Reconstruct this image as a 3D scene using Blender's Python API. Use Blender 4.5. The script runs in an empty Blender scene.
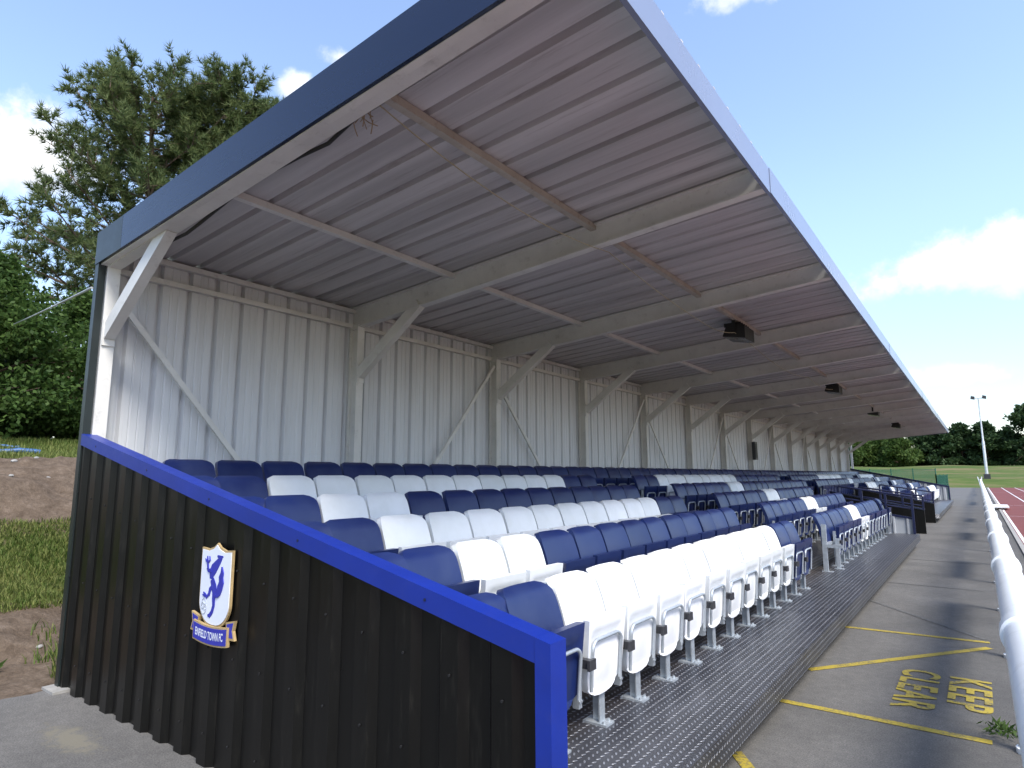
import bpy, bmesh, math, random
from mathutils import Vector, Matrix, noise
random.seed(7)
R = math.radians
scn = bpy.context.scene
COL = scn.collection
EYE, BAY = 1.675, 2.8
PITCH = BAY / 6

# ------------------------------------------------------------------ materials
def nmat(name):
    m = bpy.data.materials.new(name); m.use_nodes = True
    nt = m.node_tree
    return m, nt, nt.nodes['Principled BSDF']

def N(nt, typ, **kw):
    n = nt.nodes.new(typ)
    for k, v in kw.items(): setattr(n, k, v)
    return n

def coords(nt, scale=(1, 1, 1)):
    tc = N(nt, 'ShaderNodeTexCoord'); mp = N(nt, 'ShaderNodeMapping')
    mp.inputs['Scale'].default_value = scale
    nt.links.new(tc.outputs['Object'], mp.inputs['Vector'])
    return mp.outputs['Vector']

def noise_tex(nt, vec, scale, detail=4, rough=.55):
    n = N(nt, 'ShaderNodeTexNoise'); n.inputs['Scale'].default_value = scale
    n.inputs['Detail'].default_value = detail; n.inputs['Roughness'].default_value = rough
    nt.links.new(vec, n.inputs['Vector']); return n.outputs['Fac']

def ramp(nt, fac, stops):
    r = N(nt, 'ShaderNodeValToRGB'); e = r.color_ramp.elements
    while len(e) < len(stops): e.new(.5)
    for el, (p, c) in zip(e, stops):
        el.position = p; el.color = (*c, 1) if len(c) == 3 else c
    nt.links.new(fac, r.inputs['Fac']); return r.outputs['Color']

def math_(nt, op, a, b=None, c=None):
    n = N(nt, 'ShaderNodeMath', operation=op)
    for i, v in enumerate((a, b, c)):
        if v is None: continue
        if isinstance(v, (int, float)): n.inputs[i].default_value = v
        else: nt.links.new(v, n.inputs[i])
    return n.outputs[0]

def mix(nt, fac, a, b, typ='MIX'):
    n = N(nt, 'ShaderNodeMix', data_type='RGBA', blend_type=typ)
    if isinstance(fac, (int, float)): n.inputs[0].default_value = fac
    else: nt.links.new(fac, n.inputs[0])
    for i, v in ((6, a), (7, b)):
        if isinstance(v, tuple): n.inputs[i].default_value = (*v, 1) if len(v) == 3 else v
        else: nt.links.new(v, n.inputs[i])
    return n.outputs[2]

def bump(nt, bsdf, h, strength=.3, dist=.01):
    b = N(nt, 'ShaderNodeBump'); b.inputs['Strength'].default_value = strength
    b.inputs['Distance'].default_value = dist
    nt.links.new(h, b.inputs['Height']); nt.links.new(b.outputs['Normal'], bsdf.inputs['Normal'])

def grubby(name, col, rough=.5, metal=0., scale=3., amt=.25, dirt=(.12, .1, .08), dirtamt=.15, stretch=(1, 1, 1),
           bumpamt=0., spec=.5, coat=0.):
    """painted or plastic surface with uneven tone, faint dirt and uneven gloss"""
    m, nt, b = nmat(name)
    v = coords(nt, stretch)
    f = noise_tex(nt, v, scale, 5, .6)
    lo = tuple(c * (1 - amt) for c in col); hi = tuple(min(1, c * (1 + amt * .6)) for c in col)
    c1 = ramp(nt, f, [(.3, lo), (.7, hi)])
    f2 = noise_tex(nt, v, scale * 3.7, 6, .7)
    d = ramp(nt, f2, [(.56, (0, 0, 0)), (.75, (dirtamt,) * 3)])
    nt.links.new(mix(nt, d, c1, dirt), b.inputs['Base Color'])
    rr = N(nt, 'ShaderNodeMapRange'); rr.inputs[3].default_value = max(.05, rough - .1); rr.inputs[4].default_value = min(1, rough + .15)
    nt.links.new(f2, rr.inputs[0]); nt.links.new(rr.outputs[0], b.inputs['Roughness'])
    b.inputs['Metallic'].default_value = metal
    b.inputs['Specular IOR Level'].default_value = spec
    if bumpamt: bump(nt, b, f2, bumpamt, .01)
    return m

M = {}
M['cream'] = grubby('cream_steel_paint', (.69, .68, .65), .5, scale=2.5, amt=.12, dirtamt=.3)
M['purlin'] = grubby('weathered_purlin_paint', (.46, .42, .36), .6, scale=4, amt=.2, dirt=(.22, .12, .06), dirtamt=.6)
M['wallsheet'] = grubby('grey_sheet_inside', (.66, .67, .69), .42, scale=1.2, amt=.10, dirtamt=.22, stretch=(3, 9, .35))
M['roofsheet'] = grubby('grey_roof_lining', (.52, .505, .51), .34, scale=.9, amt=.28, dirt=(.16, .13, .12), dirtamt=.6, stretch=(.3, 6, 1))
M['navy'] = grubby('navy_roof_edge', (.004, .010, .040), .24, scale=.5, amt=.1, dirtamt=0., stretch=(.6, .6, 2))
M['navy_worn'] = grubby('dull_green_black_flashing', (.012, .018, .018), .35, scale=1.2, amt=.2, dirtamt=.1)
M['eave'] = grubby('pale_blue_front_trim', (.22, .265, .38), .22, scale=.8, amt=.06, dirtamt=0.)
M['black'] = grubby('black_profiled_sheet', (.0042, .004, .0035), .3, scale=2, amt=.3, dirt=(.05, .045, .035), dirtamt=.2, stretch=(4, 1, .5), spec=.3)
M['royal'] = grubby('royal_blue_capping', (.005, .024, .24), .38, scale=3, amt=.12, dirtamt=.06)
M['darkblue'] = grubby('dark_blue_rail_paint', (.006, .011, .05), .4, scale=3, amt=.15, dirtamt=.1)
M['galv'] = grubby('galvanised_steel', (.46, .50, .53), .45, metal=.55, scale=14, amt=.2, dirtamt=.12)
M['darkclip'] = grubby('dark_clip', (.05, .05, .055), .4, metal=.3, scale=20)
M['rubber'] = grubby('black_plastic', (.012, .012, .013), .5, scale=10)
M['gold'] = grubby('gold_edge', (.42, .30, .14), .5, scale=8, dirtamt=.05)
M['signwhite'] = grubby('sign_white', (.70, .73, .82), .4, scale=5, amt=.04, dirtamt=.03)
M['signblue'] = grubby('sign_blue', (.03, .035, .34), .4, scale=5, amt=.08, dirtamt=.03)
M['signgrey'] = grubby('sign_grey', (.40, .43, .48), .4, scale=5)
M['straw'] = grubby('straw', (.36, .26, .15), .8, scale=20)
M['string'] = grubby('old_cream_cord', (.42, .36, .24), .8, scale=20)
M['railwhite'] = grubby('white_rail', (.72, .75, .77), .3, scale=2.2, amt=.08, dirt=(.3, .3, .27), dirtamt=.35)
M['white'] = grubby('white_paint', (.75, .75, .74), .45, scale=4, amt=.06)
M['mast'] = grubby('mast_galv', (.55, .57, .58), .45, metal=.3, scale=3)
M['concrete'] = grubby('concrete', (.30, .29, .27), .85, scale=8, amt=.25, dirtamt=.3, bumpamt=.2)
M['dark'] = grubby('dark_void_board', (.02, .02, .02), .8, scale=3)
M['green'] = grubby('green_mesh_paint', (.025, .12, .075), .5, scale=3)
M['bluepipe'] = grubby('blue_plastic', (.035, .11, .27), .4, scale=4)
M['bark'] = grubby('pine_bark', (.13, .09, .065), .9, scale=9, amt=.4, bumpamt=.5, stretch=(1, 1, .3))
M['glass'] = grubby('lamp_glass', (.25, .26, .27), .12, scale=3)
M['greypanel'] = grubby('grey_panel_inside', (.36, .38, .40), .45, scale=2, amt=.12, dirtamt=.2, stretch=(4, 4, .5))

def seat_mat(name, col, rough, dust, dustamt):
    m, nt, b = nmat(name)
    v = coords(nt)
    oi = N(nt, 'ShaderNodeObjectInfo')
    add = N(nt, 'ShaderNodeVectorMath', operation='ADD')
    sc = N(nt, 'ShaderNodeVectorMath', operation='SCALE'); sc.inputs['Scale'].default_value = 37.
    cmb = N(nt, 'ShaderNodeCombineXYZ')
    for i in range(3): nt.links.new(oi.outputs['Random'], cmb.inputs[i])
    nt.links.new(cmb.outputs[0], sc.inputs[0]); nt.links.new(v, add.inputs[0]); nt.links.new(sc.outputs[0], add.inputs[1])
    f = noise_tex(nt, add.outputs[0], 4.5, 5, .6)
    base = ramp(nt, oi.outputs['Random'], [(0, tuple(c * .84 for c in col)), (1, tuple(min(.86, c * 1.12) for c in col))])
    d = ramp(nt, f, [(.4, (0, 0, 0)), (.75, (dustamt,) * 3)])
    nt.links.new(mix(nt, d, base, dust), b.inputs['Base Color'])
    rr = N(nt, 'ShaderNodeMapRange'); rr.inputs[3].default_value = rough; rr.inputs[4].default_value = rough + .22
    nt.links.new(f, rr.inputs[0]); nt.links.new(rr.outputs[0], b.inputs['Roughness'])
    return m
M['seatwhite'] = seat_mat('white_seat_plastic', (.82, .84, .83), .3, (.56, .57, .52), .35)
M['seatblue'] = seat_mat('navy_seat_plastic', (.0075, .0175, .088), .26, (.032, .050, .125), .45)

# chequer plate: raised lozenges in staggered rows running along the stand
def chequer():
    m, nt, b = nmat('chequer_plate')
    tc = N(nt, 'ShaderNodeTexCoord'); sp = N(nt, 'ShaderNodeSeparateXYZ'); nt.links.new(tc.outputs['Object'], sp.inputs[0])
    px, py = .042, .042
    X = math_(nt, 'ADD', sp.outputs['X'], sp.outputs['Z'])
    u = math_(nt, 'DIVIDE', X, px); col_i = math_(nt, 'FLOOR', u)
    odd = math_(nt, 'MODULO', math_(nt, 'ADD', col_i, 1000.), 2.)
    w = math_(nt, 'ADD', math_(nt, 'DIVIDE', sp.outputs['Y'], py), math_(nt, 'MULTIPLY', odd, .5))
    fu = math_(nt, 'SUBTRACT', math_(nt, 'FRACT', u), .5); fw = math_(nt, 'SUBTRACT', math_(nt, 'FRACT', w), .5)
    sgn = math_(nt, 'SUBTRACT', math_(nt, 'MULTIPLY', odd, 2.), 1.)
    a = math_(nt, 'ADD', fu, math_(nt, 'MULTIPLY', math_(nt, 'MULTIPLY', fw, sgn), .55))
    c = math_(nt, 'SUBTRACT', fw, math_(nt, 'MULTIPLY', math_(nt, 'MULTIPLY', fu, sgn), .55))
    e = math_(nt, 'ADD', math_(nt, 'POWER', math_(nt, 'DIVIDE', a, .16), 2.), math_(nt, 'POWER', math_(nt, 'DIVIDE', c, .42), 2.))
    mr = N(nt, 'ShaderNodeMapRange'); mr.inputs[1].default_value = 1.1; mr.inputs[2].default_value = .6
    mr.inputs[3].default_value = 0; mr.inputs[4].default_value = 1; nt.links.new(e, mr.inputs[0])
    mask = mr.outputs[0]
    v = coords(nt, (3, 1, 1)); f = noise_tex(nt, v, 1.6, 6, .65)
    basec = ramp(nt, f, [(.3, (.062, .063, .072)), (.7, (.145, .147, .162))])
    # rust towards the line of the seat feet
    rs = N(nt, 'ShaderNodeMapRange'); rs.inputs[1].default_value = -1.80; rs.inputs[2].default_value = -2.0
    nt.links.new(sp.outputs['X'], rs.inputs[0])
    f3 = noise_tex(nt, v, 5., 5, .7)
    rust = math_(nt, 'MULTIPLY', rs.outputs[0], math_(nt, 'MULTIPLY', f3, .9))
    basec = mix(nt, rust, basec, (.13, .085, .05))
    cc = mix(nt, mask, basec, (.40, .41, .44))
    nt.links.new(cc, b.inputs['Base Color'])
    b.inputs['Metallic'].default_value = .75
    rg = N(nt, 'ShaderNodeMapRange'); rg.inputs[3].default_value = .27; rg.inputs[4].default_value = .5
    nt.links.new(f, rg.inputs[0]); nt.links.new(rg.outputs[0], b.inputs['Roughness'])
    bump(nt, b, mask, .9, .004)
    return m
M['chequer'] = chequer()

def asphalt():
    m, nt, b = nmat('asphalt')
    v = coords(nt)
    fine = noise_tex(nt, v, 95, 4, .8); mid = noise_tex(nt, v, 14, 5, .6); big = noise_tex(nt, v, .9, 5, .6)
    c = ramp(nt, big, [(.3, (.084, .081, .077)), (.7, (.132, .127, .120))])
    c = mix(nt, .7, c, ramp(nt, fine, [(.32, (.12, .12, .12)), (.68, (.92, .91, .89))]), 'OVERLAY')
    c = mix(nt, .35, c, ramp(nt, mid, [(.3, (.3, .3, .3)), (.7, (.7, .7, .68))]), 'OVERLAY')
    vo = N(nt, 'ShaderNodeTexVoronoi'); vo.inputs['Scale'].default_value = 26; nt.links.new(v, vo.inputs['Vector'])
    chips = ramp(nt, vo.outputs['Distance'], [(.035, (.6, .6, .6)), (.06, (0, 0, 0))])
    c = mix(nt, chips, c, (.24, .235, .225))
    # shadow of the rail painted into the asphalt colour, blotchy, darker towards the rail
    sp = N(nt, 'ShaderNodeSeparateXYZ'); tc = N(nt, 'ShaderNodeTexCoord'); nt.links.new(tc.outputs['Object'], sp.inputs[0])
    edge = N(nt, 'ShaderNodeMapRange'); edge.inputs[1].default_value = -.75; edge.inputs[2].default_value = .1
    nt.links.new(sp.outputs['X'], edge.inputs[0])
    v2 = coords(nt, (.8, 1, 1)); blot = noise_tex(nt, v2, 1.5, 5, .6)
    rail_shade = math_(nt, 'MULTIPLY', edge.outputs[0], math_(nt, 'MULTIPLY', blot, 2.6))
    rail_shade = math_(nt, 'MINIMUM', math_(nt, 'SUBTRACT', rail_shade, .45), .3); rail_shade = math_(nt, 'MAXIMUM', rail_shade, 0.)
    c = mix(nt, rail_shade, c, (.022, .022, .0215))
    # pale sandy spill on the apron
    dx = math_(nt, 'SUBTRACT', sp.outputs['X'], -4.86); dy = math_(nt, 'SUBTRACT', sp.outputs['Y'], 1.74)
    rr_ = math_(nt, 'SQRT', math_(nt, 'ADD', math_(nt, 'POWER', dx, 2.), math_(nt, 'MULTIPLY', math_(nt, 'POWER', dy, 2.), 9.)))
    sp_ = N(nt, 'ShaderNodeMapRange', interpolation_type='SMOOTHSTEP'); sp_.inputs[1].default_value = .42; sp_.inputs[2].default_value = .12
    nt.links.new(math_(nt, 'ADD', rr_, math_(nt, 'MULTIPLY', math_(nt, 'SUBTRACT', mid, .5), .9)), sp_.inputs[0])
    c = mix(nt, math_(nt, 'MULTIPLY', sp_.outputs[0], .8), c, (.17, .155, .115))
    nt.links.new(c, b.inputs['Base Color']); b.inputs['Roughness'].default_value = .88
    bump(nt, b, fine, .5, .004)
    return m
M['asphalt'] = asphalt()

def yellow():
    m, nt, b = nmat('worn_yellow_paint')
    v = coords(nt); f = noise_tex(nt, v, 55, 5, .75); g = noise_tex(nt, v, 6, 4, .6)
    k = math_(nt, 'ADD', f, math_(nt, 'MULTIPLY', g, .5))
    c = ramp(nt, k, [(.60, (.09, .085, .06)), (.77, (.36, .275, .03))])
    nt.links.new(c, b.inputs['Base Color']); b.inputs['Roughness'].default_value = .75
    return m
M['yellow'] = yellow()
m, nt, b = nmat('faded_white_paint'); v = coords(nt)
nt.links.new(ramp(nt, noise_tex(nt, v, 30, 5, .7), [(.45, (.078, .077, .075)), (.7, (.15, .147, .14))]), b.inputs['Base Color']); b.inputs['Roughness'].default_value = .85
M['fadedwhite'] = m

m, nt, b = nmat('red_running_track'); v = coords(nt)
c = ramp(nt, noise_tex(nt, v, .8, 5, .6), [(.3, (.12, .024, .018)), (.7, (.165, .034, .026))])
c = mix(nt, .5, c, ramp(nt, noise_tex(nt, v, 90, 3, .7), [(.3, (.35,) * 3), (.7, (.65,) * 3)]), 'OVERLAY')
nt.links.new(c, b.inputs['Base Color']); b.inputs['Roughness'].default_value = .8
M['track'] = m

def ground_mat():
    m, nt, b = nmat('grass_and_bare_soil')
    tc = N(nt, 'ShaderNodeTexCoord'); sp = N(nt, 'ShaderNodeSeparateXYZ'); nt.links.new(tc.outputs['Object'], sp.inputs[0])
    v = tc.outputs['Object']
    f1 = noise_tex(nt, v, .9, 6, .65); f2 = noise_tex(nt, v, 7, 6, .7); f3 = noise_tex(nt, v, 45, 4, .7)
    grass = ramp(nt, f2, [(.25, (.042, .055, .016)), (.5, (.068, .088, .022)), (.75, (.125, .112, .05))])
    far = ramp(nt, noise_tex(nt, coords(nt, (.10, .3, 1)), 1., 8, .72), [(.33, (.045, .080, .018)), (.5, (.078, .112, .028)), (.64, (.17, .135, .07))])
    isfar = N(nt, 'ShaderNodeMapRange'); isfar.inputs[1].default_value = 40; isfar.inputs[2].default_value = 60
    nt.links.new(sp.outputs['Y'], isfar.inputs[0])
    grass = mix(nt, isfar.outputs[0], grass, far)
    soil = ramp(nt, f2, [(.25, (.062, .044, .030)), (.55, (.125, .093, .067)), (.8, (.20, .155, .12))])
    soil = mix(nt, .5, soil, ramp(nt, f3, [(.3, (.3,) * 3), (.72, (.72,) * 3)]), 'OVERLAY')
    # bands of bare soil on the bank: the dug toe and the spoil near the crest
    def band(a, b_, soft):
        n = N(nt, 'ShaderNodeMapRange', interpolation_type='SMOOTHSTEP'); n.inputs[1].default_value = a - soft; n.inputs[2].default_value = a + soft
        k = math_(nt, 'ADD', sp.outputs['X'], math_(nt, 'MULTIPLY', math_(nt, 'SUBTRACT', f1, .5), 2.2))
        nt.links.new(k, n.inputs[0])
        n2 = N(nt, 'ShaderNodeMapRange', interpolation_type='SMOOTHSTEP'); n2.inputs[1].default_value = b_ - soft; n2.inputs[2].default_value = b_ + soft
        n2.inputs[3].default_value = 1; n2.inputs[4].default_value = 0
        nt.links.new(k, n2.inputs[0])
        return math_(nt, 'MULTIPLY', n.outputs[0], n2.outputs[0])
    k = math_(nt, 'MAXIMUM', band(-8.25, -5.2, .18), band(-12.1, -9.45, .2))
    k = math_(nt, 'MULTIPLY', k, math_(nt, 'SUBTRACT', 1., isfar.outputs[0]))
    nt.links.new(mix(nt, k, grass, soil), b.inputs['Base Color'])
    b.inputs['Roughness'].default_value = .95; b.inputs['Specular IOR Level'].default_value = .15
    bump(nt, b, f2, .6, .08)
    return m
M['ground'] = ground_mat()

def leaf(name, a, b_, transl=.35, scale=.5):
    m, nt, b = nmat(name)
    v = coords(nt); f = noise_tex(nt, v, scale, 3, .6)
    g = N(nt, 'ShaderNodeNewGeometry')
    k = math_(nt, 'ADD', math_(nt, 'MULTIPLY', f, .6), math_(nt, 'MULTIPLY', g.outputs['Random Per Island'], .4))
    c = ramp(nt, k, [(.3, a), (.7, b_)])
    d = N(nt, 'ShaderNodeBsdfTranslucent'); nt.links.new(c, d.inputs['Color'])
    nt.links.new(c, b.inputs['Base Color']); b.inputs['Roughness'].default_value = .55; b.inputs['Specular IOR Level'].default_value = .15
    mx = N(nt, 'ShaderNodeMixShader'); mx.inputs[0].default_value = transl
    nt.links.new(b.outputs[0], mx.inputs[1]); nt.links.new(d.outputs[0], mx.inputs[2])
    nt.links.new(mx.outputs[0], nt.nodes['Material Output'].inputs['Surface'])
    return m
M['needles'] = leaf('pine_needles', (.068, .108, .040), (.19, .225, .09), .4)
M['leaves'] = leaf('broad_leaves', (.032, .066, .014), (.085, .14, .034), .35)
M['darkneedles'] = leaf('dark_conifer_leaves', (.022, .046, .018), (.05, .085, .03), .25, .2)
M['bushleaves'] = leaf('bright_bush_leaves', (.04, .08, .018), (.10, .15, .038), .4, .2)
M['blades'] = leaf('grass_blades', (.085, .14, .025), (.25, .26, .085), .4, 1.)

# ------------------------------------------------------------------ mesh helpers
class MB:
    def __init__(s): s.v = []; s.f = []
    def add(s, vs, fs):
        o = len(s.v); s.v += [tuple(p) for p in vs]; s.f += [tuple(i + o for i in f) for f in fs]; return s
    def box(s, x0, x1, y0, y1, z0, z1):
        return s.add([(x, y, z) for x in (x0, x1) for y in (y0, y1) for z in (z0, z1)],
                     [(0, 1, 3, 2), (4, 6, 7, 5), (0, 4, 5, 1), (2, 3, 7, 6), (0, 2, 6, 4), (1, 5, 7, 3)])
    def loft(s, A, B, cap=True):
        n = len(A)
        fs = [(i, (i + 1) % n, n + (i + 1) % n, n + i) for i in range(n)]
        if cap: fs += [tuple(range(n))[::-1], tuple(range(n, 2 * n))]
        return s.add(list(A) + list(B), fs)
    def bar(s, p, q, w, h, up=(0, 0, 1)):
        """box section from p to q, w across, h along up"""
        p, q = Vector(p), Vector(q); d = (q - p).normalized(); u = Vector(up); side = d.cross(u).normalized(); u = side.cross(d)
        c = [side * a * w / 2 + u * b * h / 2 for a, b in ((-1, -1), (1, -1), (1, 1), (-1, 1))]
        return s.loft([p + k for k in c], [q + k for k in c])
    def ibeam(s, p, q, w, h, up=(0, 0, 1), t=.014, web=.01):
        p, q = Vector(p), Vector(q); d = (q - p).normalized(); u = Vector(up); side = d.cross(u).normalized(); u = side.cross(d)
        a, b = w / 2, h / 2
        sec = [(-a, -b), (a, -b), (a, -b + t), (web, -b + t), (web, b - t), (a, b - t), (a, b), (-a, b), (-a, b - t), (-web, b - t), (-web, -b + t), (-a, -b + t)]
        c = [side * x + u * y for x, y in sec]
        return s.loft([p + k for k in c], [q + k for k in c])
    def tube(s, path, r, n=10, caps=True):
        P = [Vector(p) for p in path]; rings = []
        rr = r if isinstance(r, (list, tuple)) else [r] * len(P)
        ref = None
        for i, p in enumerate(P):
            d = (P[min(i + 1, len(P) - 1)] - P[max(i - 1, 0)]).normalized()
            if ref is None:
                ref = Vector((0, 0, 1)) if abs(d.z) < .9 else Vector((1, 0, 0))
            a = (ref - d * ref.dot(d)).normalized(); b = d.cross(a); ref = a
            rings.append([p + (a * math.cos(2 * math.pi * k / n) + b * math.sin(2 * math.pi * k / n)) * rr[i] for k in range(n)])
        vs = [v for r_ in rings for v in r_]; fs = []
        for i in range(len(P) - 1):
            for k in range(n):
                fs.append((i * n + k, i * n + (k + 1) % n, (i + 1) * n + (k + 1) % n, (i + 1) * n + k))
        if caps: fs += [tuple(range(n))[::-1], tuple(range((len(P) - 1) * n, len(P) * n))]
        return s.add(vs, fs)
    def prism(s, poly, fn0, fn1):
        """poly of 2D points lofted between two placements"""
        return s.loft([fn0(*p) for p in poly], [fn1(*p) for p in poly])
    def build(s, name, mat, parent=None, smooth=None):
        me = bpy.data.meshes.new(name); me.from_pydata(s.v, [], s.f); me.update()
        bm = bmesh.new(); bm.from_mesh(me)
        if smooth is None or smooth >= 0: bmesh.ops.recalc_face_normals(bm, faces=bm.faces)
        if smooth is not None:
            a = R(abs(smooth))
            for f in bm.faces: f.smooth = True
            for e in bm.edges:
                if len(e.link_faces) == 2 and e.calc_face_angle(0) > a: e.smooth = False
        bm.to_mesh(me); bm.free()
        for mm in (mat if isinstance(mat, (list, tuple)) else [mat]): me.materials.append(mm)
        o = bpy.data.objects.new(name, me); COL.objects.link(o)
        if parent: o.parent = parent
        return o

def empty(name, loc, label=None, cat=None, group=None):
    o = bpy.data.objects.new(name, None); COL.objects.link(o); o.location = loc; o.empty_display_size = .2
    if label: tag(o, label, cat, group)
    return o
def tag(o, label, cat, group=None, kind=None):
    o['label'] = label; o['category'] = cat
    if group: o['group'] = group
    if kind: o['kind'] = kind
    return o
def struct(o): o['kind'] = 'structure'; return o
def copy_to(o, parent, loc=None):
    c = o.copy(); COL.objects.link(c); c.parent = parent
    if loc is not None: c.location = loc
    return c

def sheet_profile(a, b, pitch=.28, d=.035, flat=.215, off=0., micro=0.):
    """(run, depth) polyline of a box-profiled metal sheet"""
    pts = []; k = math.floor((a - off) / pitch) - 1
    while off + k * pitch < b + pitch:
        s0 = off + k * pitch
        pts += [(s0, 0)] + ([(s0 + flat * q + e, h) for q in (.33, .67) for e, h in ((-.009, 0), (-.004, micro), (.004, micro), (.009, 0))] if micro else []) + [(s0 + flat, 0), (s0 + flat + .016, d), (s0 + pitch - .016, d)]; k += 1
    out = []
    for (r0, h0), (r1, h1) in zip(pts, pts[1:]):
        if r1 < a or r0 > b: continue
        if not out: out.append((max(r0, a), h0 if r0 >= a else h0 + (h1 - h0) * (a - r0) / (r1 - r0)))
        if r1 <= b: out.append((r1, h1))
        else: out.append((b, h0 + (h1 - h0) * (b - r0) / (r1 - r0))); break
    return out

# ------------------------------------------------------------------ ground
def sstep(a, b, x):
    t = min(1, max(0, (x - a) / (b - a))); return t * t * (3 - 2 * t)
LB = [(-6.1, 0), (-6.9, .03), (-7.5, .2), (-8.1, .34), (-8.7, .52), (-9.7, 1.12), (-10.6, 1.62), (-11.5, 1.97), (-12.3, 2.02), (-13.6, 2.08), (-16, 2.42), (-22, 2.75), (-40, 3.0)]
def bank(x):
    if x >= LB[0][0]: return 0
    for (a, ha), (b, hb) in zip(LB, LB[1:]):
        if x >= b: return ha + (hb - ha) * (a - x) / (a - b)
    return LB[-1][1]
def H(x, y):
    h = bank(x)
    f = 1.35 * sstep(97.5, 104, y) + 1.85 * sstep(103, 140, y)
    h = max(h, f)
    if x < -6.3 and y < 40:
        k = min(1, (-6.3 - x) / 1.2)
        soilk = 1 if (-8.5 < x < -6.4 or -12.3 < x < -9.8) else .45
        h += k * soilk * (.16 * noise.noise(Vector((x * 1.1, y * 1.1, 3))) + .09 * noise.noise(Vector((x * 3.3, y * 3.3, 1))) + .045 * noise.noise(Vector((x * 8, y * 8, 5))))
    if y > 97: h += .25 * noise.noise(Vector((x * .12, y * .12, 2)))
    return h - .02

def lines(segs):
    out = []
    for a, b, st in segs:
        n = max(1, round((b - a) / st)); out += [a + (b - a) * i / n for i in range(n)]
    return out + [segs[-1][1]]
xs = lines([(-900, -120, 130), (-120, -30, 9), (-30, -16, 1.2), (-16, -12.5, .25), (-12.5, -6, .09), (-6, 8, 2), (8, 40, 6), (40, 140, 20), (140, 900, 130)])
ys = lines([(-400, -40, 90), (-40, -4, 6), (-4, 0, .4), (0, 9, .09), (9, 20, .8), (20, 96, 4), (96, 136, 2), (136, 200, 16), (200, 1200, 140)])
gb = MB(); nx, ny = len(xs), len(ys)
gb.v = [(x, y, H(x, y)) for y in ys for x in xs]
gb.f = [(j * nx + i, j * nx + i + 1, (j + 1) * nx + i + 1, (j + 1) * nx + i) for j in range(ny - 1) for i in range(nx - 1)]
g = struct(gb.build('ground', M['ground'], None, 180))

# asphalt path along the stand, with the apron round its near end (one sheet, outline not straight against the soil)
pb = MB()
edge = [(-6.14 + .10 * noise.noise(Vector((i * .7, 2, 0))), 2.2 - i * .16) for i in range(46)]
outline = [(.62, -6), (.62, 99), (-3.6, 99), (-3.6, 46), (-6.6, 44), (-6.6, 41.6), (-6.12, 2.2)] + edge + [(-6.2, -6)]
pb.add([(x, y, 0) for x, y in outline], [tuple(range(len(outline)))])
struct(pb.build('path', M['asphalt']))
# running track
tb = MB(); tb.add([(.70, -6, .004), (11.5, -6, .004), (11.5, 99, .004), (.70, 99, .004)], [(0, 1, 2, 3)])
struct(tb.build('running_track', M['track']))
lb = MB()
for i in range(8):
    x = .76 + 1.29 * i
    lb.add([(x - .035, -6, .008), (x + .035, -6, .008), (x + .035, 99, .008), (x - .035, 99, .008)], [(0, 1, 2, 3)])
for y, x0, x1 in ((32.05, .8, 2.0), (43, .8, 2.0), (72.5, .8, 4.6), (60, 2.1, 9), (21, 3.4, 9)):
    lb.add([(x0, y - .03, .012), (x1, y - .03, .012), (x1, y + .03, .012), (x0, y + .03, .012)], [(0, 1, 2, 3)])
struct(lb.build('track_marking', M['white']))
kb = MB(); kb.box(.60, .69, -6, 99, -.01, .035)
struct(kb.build('track_kerb', M['concrete']))

# yellow hatching and lettering on the path
yb = MB()
def stripe(b, p, q, w, z=.004):
    p, q = Vector((*p, z)), Vector((*q, z)); s = (q - p).cross(Vector((0, 0, 1))).normalized() * w / 2
    n = 14; vs = []
    for i in range(n + 1):
        c = p.lerp(q, i / n); j = .006 * noise.noise(Vector((c.x * 9, c.y * 9, 7)))
        vs += [c - s * (1 + j * 20), c + s * (1 - j * 20)]
    b.add(vs, [(2 * i, 2 * i + 1, 2 * i + 3, 2 * i + 2) for i in range(n)])
stripe(yb, (-1.345, 5.165), (-.085, 5.16), .075)
stripe(yb, (-1.34, 6.084), (-.07, 7.85), .075)
stripe(yb, (-1.345, 7.985), (-.065, 8.09), .075)
stripe(yb, (-1.345, 4.08), (-.6, 3.05), .075)
struct(yb.build('path_marking', M['yellow']))
wb = MB(); stripe(wb, (-1.345, 9.84), (-.10, 8.2), .05); stripe(wb, (-1.3, 11.6), (-.1, 11.5), .04); stripe(wb, (-1.3, 15), (-.1, 14.8), .04)
struct(wb.build('faded_path_marking', M['fadedwhite']))

def text_obj(body, name, mat, size, sx, sy, mw, offset=0., extrude=0., parent=None, spacing=1.0):
    cu = bpy.data.curves.new(name, 'FONT'); cu.body = body; cu.size = size; cu.offset = offset; cu.extrude = extrude
    cu.align_x = 'CENTER'; cu.align_y = 'CENTER'; cu.space_character = spacing
    t = bpy.data.objects.new(name + '_curve', cu); COL.objects.link(t)
    dg = bpy.context.evaluated_depsgraph_get()
    me = bpy.data.meshes.new_from_object(t.evaluated_get(dg)); me.name = name
    bpy.data.objects.remove(t); bpy.data.curves.remove(cu)
    co = [v.co for v in me.vertices]
    x0, x1 = min(c.x for c in co), max(c.x for c in co); y0, y1 = min(c.y for c in co), max(c.y for c in co)
    for v in me.vertices:   # unit box, then the wanted size
        v.co.x = ((v.co.x - x0) / (x1 - x0) - .5) * sx; v.co.y = ((v.co.y - y0) / (y1 - y0) - .5) * sy
    me.transform(mw); me.materials.clear(); me.materials.append(mat)
    o = bpy.data.objects.new(name, me); COL.objects.link(o)
    if parent: o.parent = parent
    return o
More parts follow.
